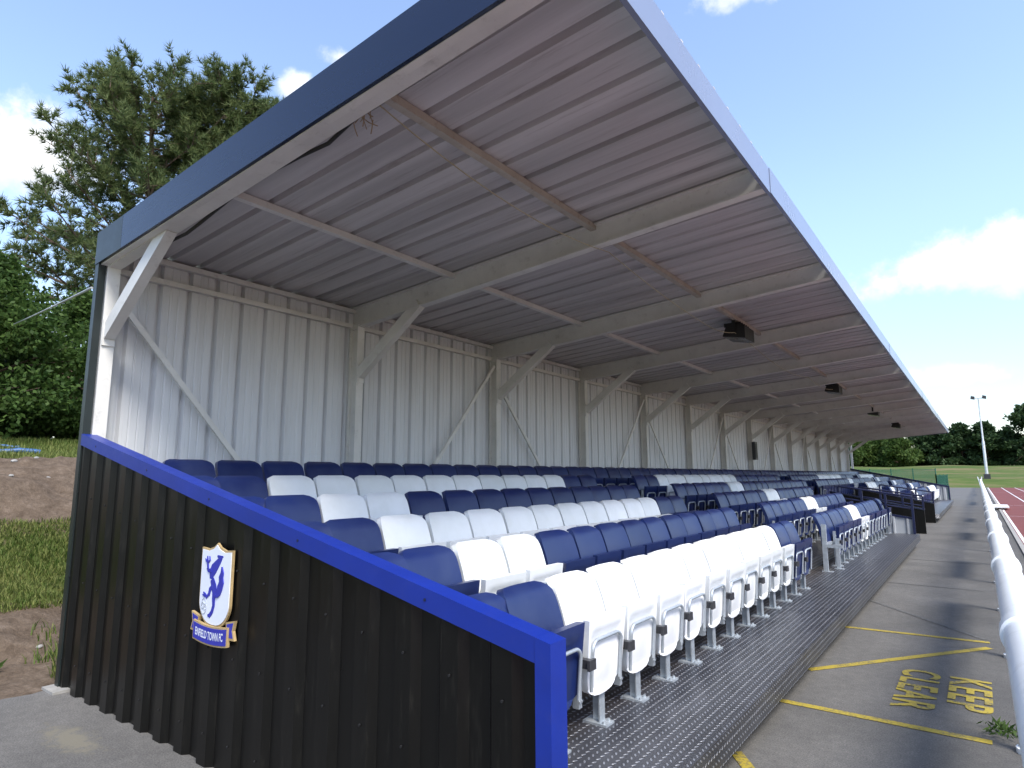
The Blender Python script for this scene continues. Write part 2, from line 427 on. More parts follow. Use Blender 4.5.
# reads along -Y, letter tops towards +X
road = lambda cx, cy, z: Matrix(((0, 1, 0, cx), (-1, 0, 0, cy), (0, 0, 1, z), (0, 0, 0, 1)))
struct(text_obj('KEEP', 'keep_lettering', M['yellow'], 1, .86, .275, road(-.207, 6.15, .006), .022, spacing=1.12))
struct(text_obj('CLEAR', 'clear_lettering', M['yellow'], 1, 1.10, .275, road(-.543, 6.07, .006), .022, spacing=1.12))

# ------------------------------------------------------------------ grandstand
Y0, NB = 2.16, 14
XW = -6.2
YEND = Y0 + NB * BAY
sheet_z = lambda x: 3.797 + .068 * (x + 6.155)
stand = empty('grandstand', (0, 0, 0), 'long roofed grandstand with pale steel frame, profiled grey lining and navy roof edge', 'grandstand')

# back wall sheet: grooves go outwards (-X)
prof = sheet_profile(2.112, YEND + .1, d=.05, flat=.222, off=2.10, micro=.006)
w = MB()
ins = [(XW - .02 - d, y) for y, d in prof]; outs = [(x - .014, y) for x, y in ins[::-1]]
ring = ins + outs
w.loft([(x, y, -.01) for x, y in ring], [(x, y, 3.80) for x, y in ring])
w.build('back_wall', M['wallsheet'], stand)
t = MB(); t.box(-6.135, -6.065, 2.04, 2.10, 0, 3.58)
t.build('corner_flashing', M['navy_worn'], stand)
# roof sheet: grooves go upwards
prof = sheet_profile(2.115, YEND + .12, off=2.16, d=.052, flat=.218)
r = MB(); xb, xf = -6.295, -1.165
ring = [(y, d) for y, d in prof]; ring2 = ring + [(y, d + .012) for y, d in ring[::-1]]
r.loft([(xb, y, sheet_z(xb) + d) for y, d in ring2], [(xf, y, sheet_z(xf) + d) for y, d in ring2])
r.build('roof_sheet', M['roofsheet'], stand)
# end fascia (near end) in two lengths, front fascia in lengths with joints
def fascia_end(name, xa, xb_, y0, y1, mat):
    b = MB(); lo, hi = -.25, .045
    A = [(xa, y, sheet_z(xa) + h) for y, h in ((y0, lo), (y1, lo), (y1, hi), (y0, hi))]
    B_ = [(xb_, y, sheet_z(xb_) + h) for y, h in ((y0, lo), (y1, lo), (y1, hi), (y0, hi))]
    b.loft(A, B_); return b.build(name, mat, stand)
fascia_end('end_fascia', -6.14, -5.62, 2.035, 2.06, M['navy_worn'])
fascia_end('end_fascia', -5.616, -1.13, 2.035, 2.06, M['navy'])
fascia_end('end_fascia', -6.33, -1.13, YEND + .125, YEND + .16, M['navy'])
y = 2.035; L = [2.95] + [2.8 * 1.5] * 9
b = MB(); xa, xb_ = -6.15, -1.16
b.loft([(xa, y_, sheet_z(xa) + h_) for y_, h_ in ((2.061, -.262), (2.112, -.262), (2.112, -.18), (2.061, -.18))], [(xb_, y_, sheet_z(xb_) + h_) for y_, h_ in ((2.061, -.252), (2.112, -.252), (2.112, -.18), (2.061, -.18))])
b.build('soffit_trim', M['cream'], stand)
b = MB()
for i, l in enumerate(L):
    y1 = min(y + l, YEND + .16); j = .006 * (i % 3 - 1); j2 = .004 * (i % 2)
    b.box(-1.16 + j2, -1.13 + j2, y, y1 - .012, 3.905 + j, 4.118 + j)
    y = y1
b.build('front_fascia', M['eave'], stand)
# frames: post, rafter, knee brace
zp = lambda x: sheet_z(x) - .006
def frame_parts():
    p = MB(); p.ibeam((-6.123, 0, -.01), (-6.123, 0, 3.55), .105, .155, up=(1, 0, 0)); post = p.build('post', M['cream'], stand)
    ra = MB(); xa, xb_ = -6.2, -1.17
    def sec(x):
        top, bot = zp(x), 3.545 + .0805 * (x + 5.858)
        a, t_, wb_ = .05, .014, .006
        return [(x, yy, zz) for yy, zz in ((-a, bot), (a, bot), (a, bot + t_), (wb_, bot + t_), (wb_, top - t_), (a, top - t_), (a, top), (-a, top), (-a, top - t_), (-wb_, top - t_), (-wb_, bot + t_), (-a, bot + t_))]
    ra.loft(sec(xa), sec(xb_)); ra.box(-6.2, -6.05, -.05, .05, 3.5, 3.56)
    rafter = ra.build('rafter', M['cream'], stand)
    k = MB(); k.bar((-6.05, 0, 2.93), (-5.02, 0, 3.66), .085, .125, up=(-.58, 0, .8)); k.box(-6.045, -6.03, -.05, .05, 2.82, 3.05)
    knee = k.build('knee_brace', M['cream'], stand)
    return post, rafter, knee
fp = frame_parts()
for o in fp: o.location.y = Y0
for i in range(1, NB + 1):
    for o in fp: copy_to(o, stand, (0, Y0 + i * BAY, 0))
for x in (-4.5, -2.72):
    b = MB(); z = sheet_z(x) - .032
    b.box(x - .03, x + .03, Y0 + .01, YEND, z - .028, z + .028)
    b.build('purlin', M['cream'] if x < -4 else M['purlin'], stand)
for z, h in ((3.745, .05), (3.55, .05)):
    b = MB(); b.box(XW - .012, XW + .045, Y0 + .05, YEND, z - h / 2, z + h / 2); b.build('wall_rail', M['cream'], stand)
for i in range(NB):
    ya, yb_ = Y0 + i * BAY, Y0 + (i + 1) * BAY
    if i in (0,): s_, e_ = (ya + .06, 3.28), (yb_ - .3, .45)
    elif i % 2 == 1: s_, e_ = (yb_ - .06, 3.42), (ya + .15, .35)
    else: s_, e_ = (ya + .06, 3.12), (yb_ - .15, .30)
    b = MB(); b.bar((-6.09, s_[0], s_[1]), (-6.09, e_[0], e_[1]), .05, .03, up=(1, 0, 0)); b.build('diagonal_brace', M['cream'], stand)
# drainpipe at the far rear corner
b = MB(); b.tube([(-5.95, YEND + .32, 0), (-5.95, YEND + .32, 3.72)], .06, 10); b.build('drainpipe', M['white'], stand, 40)

# seating tiers
RX = [-2.005, -2.737, -3.436, -4.128, -4.848, -5.608]
SZ = [.24 + .1466 * i for i in range(6)]      # seat datum
TZ = [z + .06 for z in SZ]                      # tread height
edges = [-1.225] + [RX[i] - .085 + .0 for i in range(5)] + [XW + .05]
VY0, VY1 = 17.5, 26.4
def tier(i, y0, y1, front=None):
    b = MB(); x1 = edges[i] if front is None else front; x0 = edges[i + 1]
    zlow = TZ[i] - .15
    b.box(x0 - (.0 if i == 5 else .02), x1, y0, y1, zlow, TZ[i])
    return b
for i in range(6):
    for (a, c) in (((2.15, VY0), (VY1 + .07, YEND - .06)) if i < 3 else ((2.15, YEND - .06),)):
        if i == 0:   # sheets with open joints
            b = MB(); yy = a
            while yy < c - .1:
                y2 = min(yy + 2.44, c)
                b.box(edges[1] - .02, edges[0], yy, y2 - .006, .155, .30); yy = y2
        else: b = tier(i, a, c)
        b.build('walkway' if i == 0 else 'tier', M['chequer'], stand)
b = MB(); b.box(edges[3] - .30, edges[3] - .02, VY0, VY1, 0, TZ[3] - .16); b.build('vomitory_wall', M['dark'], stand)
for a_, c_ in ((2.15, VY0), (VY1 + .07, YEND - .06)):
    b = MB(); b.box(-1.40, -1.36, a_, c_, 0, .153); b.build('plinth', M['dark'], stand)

# end panels: profiled black sheet, blue capping on top and front
ptop = lambda x: 1.051 + (.21) * (-1.343 - x)
def end_panel(ya, yb_, sheetmat, capmat, backmat=None):
    s = -1
    pr = []  # ribs along X, depth towards -Y
    x = -6.13
    k = -6.115 - .28 * 0
    while k < -1.45:
        pr += [(k, .034), (k + .10, .034), (k + .135, 0), (k + .245, 0)]; k += .28
    pr = [(-6.115, .034)] + [(max(-6.11, min(-1.43, a)), d) for a, d in pr]
    b = MB()
    ring = [(a, ya + .04 - d) for a, d in pr] + [(a, ya + .052 - d) for a, d in pr[::-1]]
    b.loft([(a, yy, -.01) for a, yy in ring], [(a, yy, ptop(a) - .06) for a, yy in ring])
    p = b.build('end_panel', sheetmat, stand)
    # capping: folded channel along the slope and down the front
    c = MB(); t_ = .095
    def ch(x, top, bot): return [(x, ya - .006, bot), (x, ya - .006, top), (x, yb_, top), (x, yb_, bot), (x, yb_ - .006, bot), (x, yb_ - .006, top - .006), (x, ya, top - .006), (x, ya, bot)]
    c.loft(ch(-6.075, ptop(-6.075), ptop(-6.075) - t_), ch(-1.415, ptop(-1.415), ptop(-1.415) - t_))
    # front upright
    q = [(-1.4145, -.01), (-1.343, -.01), (-1.343, ptop(-1.343)), (-1.4145, ptop(-1.4145))]
    c.prism(q, lambda x, z: (x, ya - .008, z), lambda x, z: (x, yb_ + .002, z))
    cap = c.build('capping', capmat, p)
    return p
end_panel(2.045, 2.145, M['black'], M['royal'])
end_panel(YEND + .02, YEND + .12, M['greypanel'], M['darkblue'])
b = MB()
for x in (-5.2, -4.1, -3.0, -1.9): b.bar((x, 2.10, 0), (x, 2.10, ptop(x) - .09), .05, .05, up=(1, 0, 0))
b.build('panel_rail', M['cream'], stand)
# fixing screws of the near panel
s0 = None
for row, zf in enumerate((.12, .45, .8)):
    k = -6.06
    while k < -1.5:
        z = zf * (ptop(k) - .1)
        if s0 is None:
            b = MB(); b.tube([(0, .014, 0), (0, .004, 0)], .006, 6); s0 = b.build('fixing_screw', M['rubber'], stand); s0.location = (k, 2.04, z)
        else: copy_to(s0, stand, (k, 2.04, z))
        k += .28
s1 = None
for k in (-5.75, -4.8, -3.9, -2.95, -2.0):
    if s1 is None:
        b = MB(); b.tube([(0, .003, 0), (0, -.003, 0)], .0075, 8); s1 = b.build('capping_screw', M['darkblue'], stand); s1.location = (k, 2.039, ptop(k) - .05)
    else: copy_to(s1, stand, (k, 2.039, ptop(k) - .05))
b = MB(); b.box(-6.17, -5.93, 1.965, 2.09, 0, .02); o = b.build('paving_slab', M['concrete'])
tag(o, 'small grey slab at the foot of the black end panel corner', 'slab')

# ------------------------------------------------------------------ club crest on the end panel
YC = 2.036
cr = empty('club_crest', (-3.74, YC, 1.02), 'white and blue club crest shield with ribbon on the black end panel', 'sign')
def plate(name, poly, y0, y1, mat, parent, off=Vector((-3.74, YC, 1.02))):
    b = MB(); b.prism(poly, lambda x, z: Vector((x, y0, z)) - off, lambda x, z: Vector((x, y1, z)) - off)
    return b.build(name, mat, parent)
def shield(inset=0.):
    cx, hw, top, bot = -3.738, .178 - inset, 1.246 - inset, .79 + inset * 1.3
    P = [(cx - hw, top), (cx - hw * .55, top - .006), (cx - hw * .2, top + .010), (cx, top + .034), (cx + hw * .2, top + .010), (cx + hw * .55, top - .006), (cx + hw, top)]
    n = 10
    for i in range(n + 1):
        t_ = i / n; P.append((cx + hw * (math.cos(t_ * math.pi / 2) ** .8), .93 - (.93 - bot) * math.sin(t_ * math.pi / 2) ** 1.2))
    for i in range(n - 1, -1, -1):
        t_ = i / n; P.append((cx - hw * (math.cos(t_ * math.pi / 2) ** .8), .93 - (.93 - bot) * math.sin(t_ * math.pi / 2) ** 1.2))
    return P
rim = plate('shield', shield(), YC - .008, YC + .004, M['gold'], cr)
plate('field', shield(.012), YC - .012, YC - .006, M['signwhite'], rim)
# rampant beast, as separate overlapping blue strokes (2-D outline plates with small steps in depth)
bst = MB()
def blade(pts, widths, y):
    L_, R_ = [], []
    for i, p in enumerate(pts):
        a = Vector(pts[max(0, i - 1)]); c = Vector(pts[min(len(pts) - 1, i + 1)]); d = (c - a).normalized(); nrm = Vector((-d.y, d.x))
        L_.append(Vector(p) + nrm * widths[i] / 2); R_.append(Vector(p) - nrm * widths[i] / 2)
    poly = [tuple(q) for q in L_ + R_[::-1]]
    off = Vector((-3.74, YC, 1.02))
    bst.prism(poly, lambda x, z: Vector((x, y, z)) - off, lambda x, z: Vector((x, YC - .011, z)) - off)
cp = lambda a, b_: (-3.738 + (a - 232) / 198 * .36, 1.254 - (b_ - 100) / 490 * .46)   # crop pixels to panel metres
yk = YC - .0135
def bl(pts, ws):
    global yk
    yk -= .0004; blade([cp(*p) for p in pts], [w_ * .0018 for w_ in ws], yk)
bl([(268, 160), (255, 180), (240, 205), (222, 235), (210, 265), (207, 300)], [10, 22, 30, 38, 34, 16])          # head, neck, chest
bl([(240, 152), (258, 162), (276, 152)], [6, 16, 4])                                                            # ears and muzzle
bl([(215, 300), (228, 340), (236, 375), (240, 395)], [22, 30, 30, 18])                                          # trunk
bl([(236, 380), (232, 420), (234, 460), (226, 500), (212, 526), (200, 527)], [26, 18, 14, 14, 14, 6])           # hind leg and foot
bl([(222, 345), (206, 365), (202, 395), (188, 415)], [16, 14, 12, 8])                                           # second leg
bl([(190, 420), (176, 400), (165, 390)], [10, 8, 4]); bl([(188, 412), (172, 412), (160, 404)], [8, 6, 3])
bl([(212, 245), (190, 250), (180, 235)], [14, 12, 6])                                                           # fore arms
bl([(186, 236), (182, 205), (178, 160)], [8, 8, 3]); bl([(184, 205), (172, 190), (166, 178)], [6, 5, 2]); bl([(184, 200), (196, 184), (192, 160)], [6, 5, 2])
bl([(274, 215), (278, 250), (272, 280), (276, 310), (268, 345), (262, 380), (250, 405)], [4, 16, 24, 26, 30, 22, 8])  # tail
bl([(240, 395), (255, 395), (264, 385)], [8, 7, 5])
bst.build('heraldic_beast', M['signblue'], rim)
# ball at its foot: open rings
bb = MB(); off = Vector((-3.74, YC, 1.02))
for (a, b_, r_) in [(172, 490, 24), (172, 455, 20), (165, 472, 15), (180, 478, 14), (172, 505, 14)]:
    c = cp(a, b_); rr = r_ * .00125
    pth = [Vector((c[0] + rr * math.cos(k * math.pi / 10), YC - .0135, c[1] + rr * math.sin(k * math.pi / 10))) - off for k in range(21)]
    bb.tube(pth, .0016, 5, False)
bb.build('ball', M['signgrey'], rim)
# ribbon: two tails behind, curved band in front
def arc(x): return .105 * (x + 3.742) ** 2 * 4.2
def band(x0, x1, lo, hi, lift=0.):
    n = 14; X = [x0 + (x1 - x0) * i / n for i in range(n + 1)]
    return [(x, lo + lift + arc(x)) for x in X] + [(x, hi + lift + arc(x)) for x in X[::-1]]
for sgn in (-1, 1):
    P = [(-3.742 + sgn * a, z) for a, z in ((.175, .745), (.252, .748), (.232, .80), (.248, .858), (.150, .838), (.165, .79))]
    rb = plate('ribbon_tail', P if sgn < 0 else P, YC - .012, YC + .004, M['gold'], cr)
    P = [(-3.742 + sgn * a, z) for a, z in ((.182, .758), (.236, .761), (.221, .80), (.234, .846), (.165, .830), (.176, .79))]
    plate('ribbon_face', P, YC - .014, YC - .011, M['signblue'], rb)
rb = plate('ribbon', band(-3.937, -3.547, .690, .800), YC - .024, YC - .005, M['gold'], cr)
plate('ribbon_face', band(-3.928, -3.556, .700, .790), YC - .027, YC - .023, M['signblue'], rb)
mw = Matrix(((1, 0, 0, -3.742), (0, 0, 1, YC - .0285), (0, 1, 0, .747), (0, 0, 0, 1)))
tx = text_obj('ENFIELD TOWN FC', 'ribbon_lettering', M['signwhite'], .05, .315, .046, mw, .0012, 0.)
for v in tx.data.vertices: v.co.z += arc(v.co.x); v.co -= off
tx.parent = rb

# ------------------------------------------------------------------ seats
def back_mesh():
    b = MB(); Hh, rc = .462, .105; ns, nt_ = 15, 15
    def P(s, t, inner=0.):
        h = Hh * t; hw = .2225 - inner
        top = h - (Hh - rc)
        if top > 0: hw = hw - rc + rc * max(0, 1 - (top / rc) ** 2.3 * .97) ** (1 / 2.3)
        x = .118 * (1 - t ** 2.1) + .022 * abs(s) ** 2.4 * (1 - .4 * t)
        z = .408 + Hh * t
        if t > .86: k = (t - .86) / .14; x -= .042 * k * k; z -= .010 * k * k
        return Vector((x, s * hw, z))
    tt = [i / (nt_ - 1) for i in range(nt_)]; tt = [1 - (1 - t) ** 1.35 for t in tt]; ss = [-1 + 2 * i / (ns - 1) for i in range(ns)]
    front = [[P(s, t) for s in ss] for t in tt]
    vs = [p for row in front for p in row]
    back = [[P(s, t, .006) + Vector((-.012, 0, -.004 * t)) for s in ss] for t in tt]
    n0 = len(vs); vs += [p for row in back for p in row]
    fs = []
    for j in range(nt_ - 1):
        for i in range(ns - 1):
            a = j * ns + i; fs.append((a, a + 1, a + ns + 1, a + ns)); fs.append((n0 + a, n0 + a + ns, n0 + a + ns + 1, n0 + a + 1))
    # rim folded back all round
    border = [i for i in range(ns)] + [j * ns + ns - 1 for j in range(1, nt_)] + [(nt_ - 1) * ns + i for i in range(ns - 2, -1, -1)] + [j * ns for j in range(nt_ - 2, 0, -1)]
    rim_ = []
    for k in border:
        p = vs[k]; rim_.append(Vector((p.x - .046, p.y * .985, p.z - (.016 if k >= (nt_ - 1) * ns - ns else .0))))
    n1 = len(vs); vs += rim_
    for q in range(len(border)):
        a, c = border[q], border[(q + 1) % len(border)]
        fs.append((a, c, n1 + (q + 1) % len(border), n1 + q)); fs.append((n1 + q, n1 + (q + 1) % len(border), n0 + c, n0 + a))
    b.add(vs, fs); return b
def pan_mesh():
    b = MB(); ns, nt_ = 17, 18
    z0, z1 = .235, .66
    def hw(z):
        if z > .40: return .2125 - .012 * (.66 - z) / .26
        k = (.40 - z) / .165; return .2 * max(.012, (1 - min(1, k) ** 2.6)) ** .40
    tt = [i / (nt_ - 1) for i in range(nt_)]; tt = [t ** 1.3 for t in tt]; ss = [-1 + 2 * i / (ns - 1) for i in range(ns)]
    def P(s, t):
        z = z0 + (z1 - z0) * t; w_ = hw(z); y_ = s * w_
        x = .198 + .040 * t - .03 * max(0, .25 - t)
        # raised rim, recessed panel, deep top band
        e = max(abs(y_) - .150, 0) / .03; e = min(1, e); tb_ = min(1, max(0, (z - .565) / .02)); bt = min(1, max(0, (.275 - z) / .02))
        x += .018 * max(e, tb_, bt) - .012 * math.exp(-((z - .42) / .09) ** 2) * math.exp(-(y_ / .09) ** 2) * -1
        return Vector((x, y_, z))
    vs = [P(s, t) for t in tt for s in ss]; n0 = len(vs)
    vs += [Vector((P(0, t).x - .045, p * hw(z0 + (z1 - z0) * t) * .96, z0 + (z1 - z0) * t)) for t in tt for p in ss]
    fs = []
    for j in range(nt_ - 1):
        for i in range(ns - 1):
            a = j * ns + i; fs.append((a, a + 1, a + ns + 1, a + ns)); fs.append((n0 + a, n0 + a + ns, n0 + a + ns + 1, n0 + a + 1))
    border = [i for i in range(ns)] + [j * ns + ns - 1 for j in range(1, nt_)] + [(nt_ - 1) * ns + i for i in range(ns - 2, -1, -1)] + [j * ns for j in range(nt_ - 2, 0, -1)]
    for q in range(len(border)):
        a, c = border[q], border[(q + 1) % len(border)]; fs.append((a, c, n0 + c, n0 + a))
    b.add(vs, fs); return b
def hoop_mesh():
    b = MB(); pth = []
    for side in (-1, 1):
        pp = [(.232, side * .163, .285), (.236, side * .165, .36), (.246, side * .165, .49)]
        for k in range(1, 6):
            a = k / 5 * math.pi / 2; pp.append((.248, side * (.165 - .055 * (1 - math.cos(a))), .49 + .055 * math.sin(a)))
        pth += pp if side < 0 else pp[::-1]
    b.tube(pth, .0105, 8); return b
def bracket_mesh():
    b = MB()
    for s in (-1, 1): b.box(.165, .203, s * .2225 - .007, s * .2225 + .007, .215, .60)
    for s in (-1, 1):
        for z in (.25, .36, .53): b.tube([(.203, s * .2225, z), (.208, s * .2225, z)], .008, 6)
    b.box(.16, .186, -.228, .228, .40, .44)
    return b
def clip_mesh():
    b = MB(); b.box(.20, .285, -.2333 - .020, -.2333 + .020, .425, .47); b.box(.27, .286, -.2333 - .034, -.2333 + .034, .42, .474); return b
def leg_mesh():
    b = MB(); b.box(.128, .185, .026, .034, .064, .50); b.box(.178, .186, .0, .06, .064, .48)
    b.box(.085, .235, -.018, .078, .06, .072); b.tube([(.21, .06, .072), (.21, .06, .084)], .009, 6); b.tube([(.21, .0, .072), (.21, .0, .084)], .009, 6)
    return b
hold = empty('seat_pattern', (0, 0, -50))
P_ = {}
for c in ('white', 'blue'):
    mt = M['seat' + c]
    P_[c] = dict(backrest=back_mesh().build('backrest', mt, None, 38), seat_pan=pan_mesh().build('seat_pan', mt, None, 32))
hoop0 = hoop_mesh().build('hoop', M['galv'], None, 50); br0 = bracket_mesh().build('bracket', M['galv'], None); clip0 = clip_mesh().build('clip', M['darkclip'], None)
leg0 = leg_mesh().build('leg', M['galv'], None)
protos = [hoop0, br0, clip0, leg0] + [o for d in P_.values() for o in d.values()]

def colour(row, i):     # 0 = front row ... 5 = back row; letters worked in white seats
    if row == 5: return 'blue'
    bar_top, bar_mid, bar_bot = row == 4, row == 2, row == 0
    if 0 <= i <= 13:
        if bar_top or bar_mid or bar_bot: return 'white' if 2 <= i <= 11 else 'blue'
        return 'white' if i in (2, 3) else 'blue'
    if 17 <= i <= 40:
        if bar_top: return 'white' if 19 <= i <= 28 else 'blue'
        return 'white' if i in (23, 24) else 'blue'
    if 41 <= i <= 66:
        if bar_top: return 'white' if 50 <= i <= 59 else 'blue'
        if bar_mid: return 'white' if 50 <= i <= 57 else 'blue'
        return 'white' if i in (54, 55) else 'blue'
    if bar_top or bar_bot: return 'white' if 72 <= i <= 81 else 'blue'
    return 'white' if i in (72, 73) else 'blue'
blocks = {0: [(0, 13), (17, 30), (32, 32), (54, 66), (70, 83)], 1: [(0, 13), (17, 31), (53, 66), (70, 83)], 2: [(0, 13), (17, 31), (53, 66), (70, 83)],
          3: [(0, 13), (17, 37), (41, 66), (70, 83)], 4: [(0, 13), (17, 37), (41, 66), (70, 83)], 5: [(1, 83)]}
rowname = ['front row', 'second row', 'third row', 'fourth row', 'fifth row', 'back row']
ones = ['', 'first', 'second', 'third', 'fourth', 'fifth', 'sixth', 'seventh', 'eighth', 'ninth', 'tenth', 'eleventh', 'twelfth', 'thirteenth', 'fourteenth', 'fifteenth', 'sixteenth', 'seventeenth', 'eighteenth', 'nineteenth']
tens = {2: 'twent', 3: 'thirt', 4: 'fort', 5: 'fift', 6: 'sixt', 7: 'sevent', 8: 'eight'}
def ordinal(n): return ones[n] if n < 20 else (tens[n // 10] + 'ieth' if n % 10 == 0 else tens[n // 10] + 'y-' + ones[n % 10])
seats = []
for row in range(6):
    for bi, (a, c) in enumerate(blocks[row]):
        for i in range(a, c + 1):
            yc = 2.085 + ((0, .01, -.012, -.025, -.02, -.07)[row] if i else .045) + (i + .5) * PITCH
            seats.append((math.hypot(RX[row], yc, EYE - SZ[row] - .6), row, bi, i, a, c, yc))
seats.sort()
NEAR = 298
rs = random.Random(5)
for n, (d, row, bi, i, a, c, yc) in enumerate(seats[:NEAR]):
    col = colour(row, i); k = i - a + 1
    if row == 5: where = f'{ordinal(k)} along the back row from the near end'
    elif (row, i) == (0, 32): where = 'standing alone at the far end of the front row'
    elif bi == 0: where = f'{ordinal(k)} from the near end panel in the {rowname[row]}'
    elif bi == 1: where = f'{ordinal(k)} beyond the first aisle in the {rowname[row]}'
    elif bi == 2 and row > 2: where = f'{ordinal(k)} beyond the middle aisle in the {rowname[row]}'
    else: where = f'{ordinal(k)} beyond the entrance in the {rowname[row]}'
    nopan = (row, i) == (0, 17)
    lab = (f'blue seat without its seat pan, {where}' if nopan else f'{"white" if col == "white" else "navy blue"} tip-up seat, {where}')
    e = empty('stadium_seat', (RX[row], yc, SZ[row]), lab, 'seat', 'tip-up seats in the grandstand')
    e.rotation_euler = (0, R(rs.uniform(-.7, .7)), R(rs.uniform(-.8, .8)))
    kids = [P_[col]['backrest']] if nopan else [P_[col]['backrest'], P_[col]['seat_pan']]
    if nopan: pass
    elif d < 22: kids += [br0, leg0] + ([] if nopan else [hoop0])
    elif row < 3: kids += [leg0]
    for o in kids:
        ch = copy_to(o, e)
        if o.name.startswith('seat_pan'): ch.rotation_euler = (0, rs.uniform(-.014, .014), 0); ch.location.x = rs.uniform(-.004, .006)
        if o is br0 and d < 14 and i != a: copy_to(clip0, ch)
    if nopan:
        b = MB(); b.box(.10, .16, -.225, -.18, .06, .72); b.box(.16, .36, -.222, -.183, .40, .445); b.box(.20, .25, .17, .21, .06, .50); b.box(.12, .16, -.18, .22, .42, .455); b.box(.08, .22, -.24, -.165, .06, .072); b.box(.17, .29, .15, .23, .06, .072)
        b.build('side_frame', M['galv'], e)
# the rest of the seats, far off, as one mass
fb = {'white': MB(), 'blue': MB()}
for (d, row, bi, i, a, c, yc) in seats[NEAR:]:
    col = colour(row, i)
    for o in P_[col].values():
        me = o.data
        fb[col].add([(v.co.x + RX[row], v.co.y + yc, v.co.z + SZ[row]) for v in me.vertices], [tuple(p.vertices) for p in me.polygons])
mb = MB(); nW = len(fb['white'].f); mb.add(fb['white'].v, fb['white'].f); mb.add(fb['blue'].v, fb['blue'].f)
fo = mb.build('far_seats', [M['seatwhite'], M['seatblue']], None, 38)
for k, p in enumerate(fo.data.polygons): p.material_index = 0 if k < nW else 1
tag(fo, 'distant rows of blue and white seats at the far end of the stand', 'seats', None, 'stuff')
for o in protos: bpy.data.objects.remove(o)
bpy.data.objects.remove(hold)

# ------------------------------------------------------------------ entrance: low panels, stair walls and handrails
def handrail(y, x0, x1, base, ztop, label, posts, z0f=None):
    """sloping tube rail along X at y with midrail and posts down to base(x)"""
    e = empty('handrail', (x1, y, 0), label, 'handrail', 'handrails at the stand entrance')
    O = Vector((x1, y, 0)); z = lambda x: ztop + .155 * (x1 - x)
    b = MB(); b.tube([Vector((x, y, z(x))) - O for x in (x1, x0)], .024, 10); b.build('top_rail', M['darkblue'], e, 40)
    b = MB(); b.tube([Vector((x, y, z(x) - .28)) - O for x in (x1, x0)], .018, 8); b.build('mid_rail', M['darkblue'], e, 40)
    p0 = None
    for x in posts:
        b = MB(); b.box(-.025, .025, -.025, .025, base(x), z(x) - .01); o = b.build('post', M['darkblue'], e); o.location = (x - x1, 0, 0)
    return e
tz = lambda x: next((TZ[i] for i in range(6) if x > edges[i + 1]), TZ[5])
handrail(17.42, -2.85, -1.318, lambda x: tz(x), 1.154, 'dark blue handrail on the low grey panel beside the entrance, nearest of the three', [-1.318, -1.85, -2.35, -2.85])
bp_ = empty('barrier_panel', (-1.7, 17.48, 0), 'low grey profiled panel with dark top rail closing the walkway end', 'barrier')
O = Vector((-1.7, 17.48, 0))
prx = [(x0, d) for x0, d in sheet_profile(-2.25, -1.345, d=.03, off=-2.25)]
ring = [(x, 17.455 - d) for x, d in prx] + [(x, 17.468 - d) for x, d in prx[::-1]]
b = MB(); b.loft([Vector((x, y, .24)) - O for x, y in ring], [Vector((x, y, .63 + .16 * (-1.345 - x))) - O for x, y in ring]); b.build('panel', M['greypanel'], bp_)
b = MB(); b.bar(Vector((-2.25, 17.46, .80)) - O, Vector((-1.345, 17.46, .655)) - O, .05, .05); b.build('top_rail', M['darkblue'], bp_)
for y, zt, nm, lb1, lb2 in ((21.5, .66, 'near', 'black sheeted stair wall under a dark blue handrail, nearer side of the entrance', 'dark blue handrail over the nearer black stair wall'),
                       (26.38, .66, 'far', 'black sheeted stair wall at the further side of the entrance', 'dark blue handrail over the further black stair wall')):
    e = empty('stair_wall', (-1.34, y, 0), lb1, 'stair wall')
    sl = .20
    b = MB(); A = [(-3.75, 0), (-1.34, 0), (-1.34, zt), (-3.75, zt + sl * 2.41)]
    A = [(x + 1.34, z) for x, z in A]
    b.prism(A, lambda x, z: (x, -.05, z), lambda x, z: (x, .05, z)); b.build('panel', M['black'], e)
    b = MB(); b.bar((-2.41, 0, zt + sl * 2.41 + .02), (.01, 0, zt + .02), .13, .03); b.build('capping', M['darkblue'], e)
    handrail(y, -2.95, -1.36, lambda x, zt=zt: zt + .2 * (-1.34 - x) + .03, 1.06, lb2, [-1.36, -1.85, -2.4, -2.95])
# steps of the entrance
b = MB()
for i in range(3): b.box(-3.7, -2.0 - .55 * i, 21.56, 26.32, 0, .16 * (i + 1))
tag(b.build('entrance_steps', M['concrete']), 'concrete steps climbing between the two black stair walls', 'steps')

# ------------------------------------------------------------------ lights, cables, box under the roof
def floodlight(y, label):
    z = sheet_z(-2.75) + .02
    e = empty('floodlight', (-2.75, y, z), label, 'floodlight', 'black floodlights under the roof')
    tilt = R(20)
    b = MB(); A = [(-.17, -.30), (.16, -.36), (.16, -.17), (-.10, -.12)]
    b.prism(A, lambda x, zz: (x, -.24, zz), lambda x, zz: (x, .24, zz))
    for k in range(5): b.box(-.15, .10, -.2 + k * .1 - .006, -.2 + k * .1 + .006, -.16, -.10)
    h = b.build('housing', M['rubber'], e)
    b = MB(); b.add([(-.15, -.215, -.312), (.145, -.215, -.366), (.145, .215, -.366), (-.15, .215, -.312)], [(0, 1, 2, 3)])
    b.loft([(-.15, -.215, -.312), (.145, -.215, -.366), (.145, .215, -.366), (-.15, .215, -.312)], [(-.15, -.215, -.300), (.145, -.215, -.354), (.145, .215, -.354), (-.15, .215, -.300)])
    b.build('lamp_glass', M['glass'], h)
    b = MB()
    for s in (-1, 1): b.box(-.02, .03, s * .262 - .005, s * .262 + .005, -.22, .03)
    b.box(-.02, .03, -.267, .267, .02, .032); b.build('yoke', M['rubber'], e)
    return e
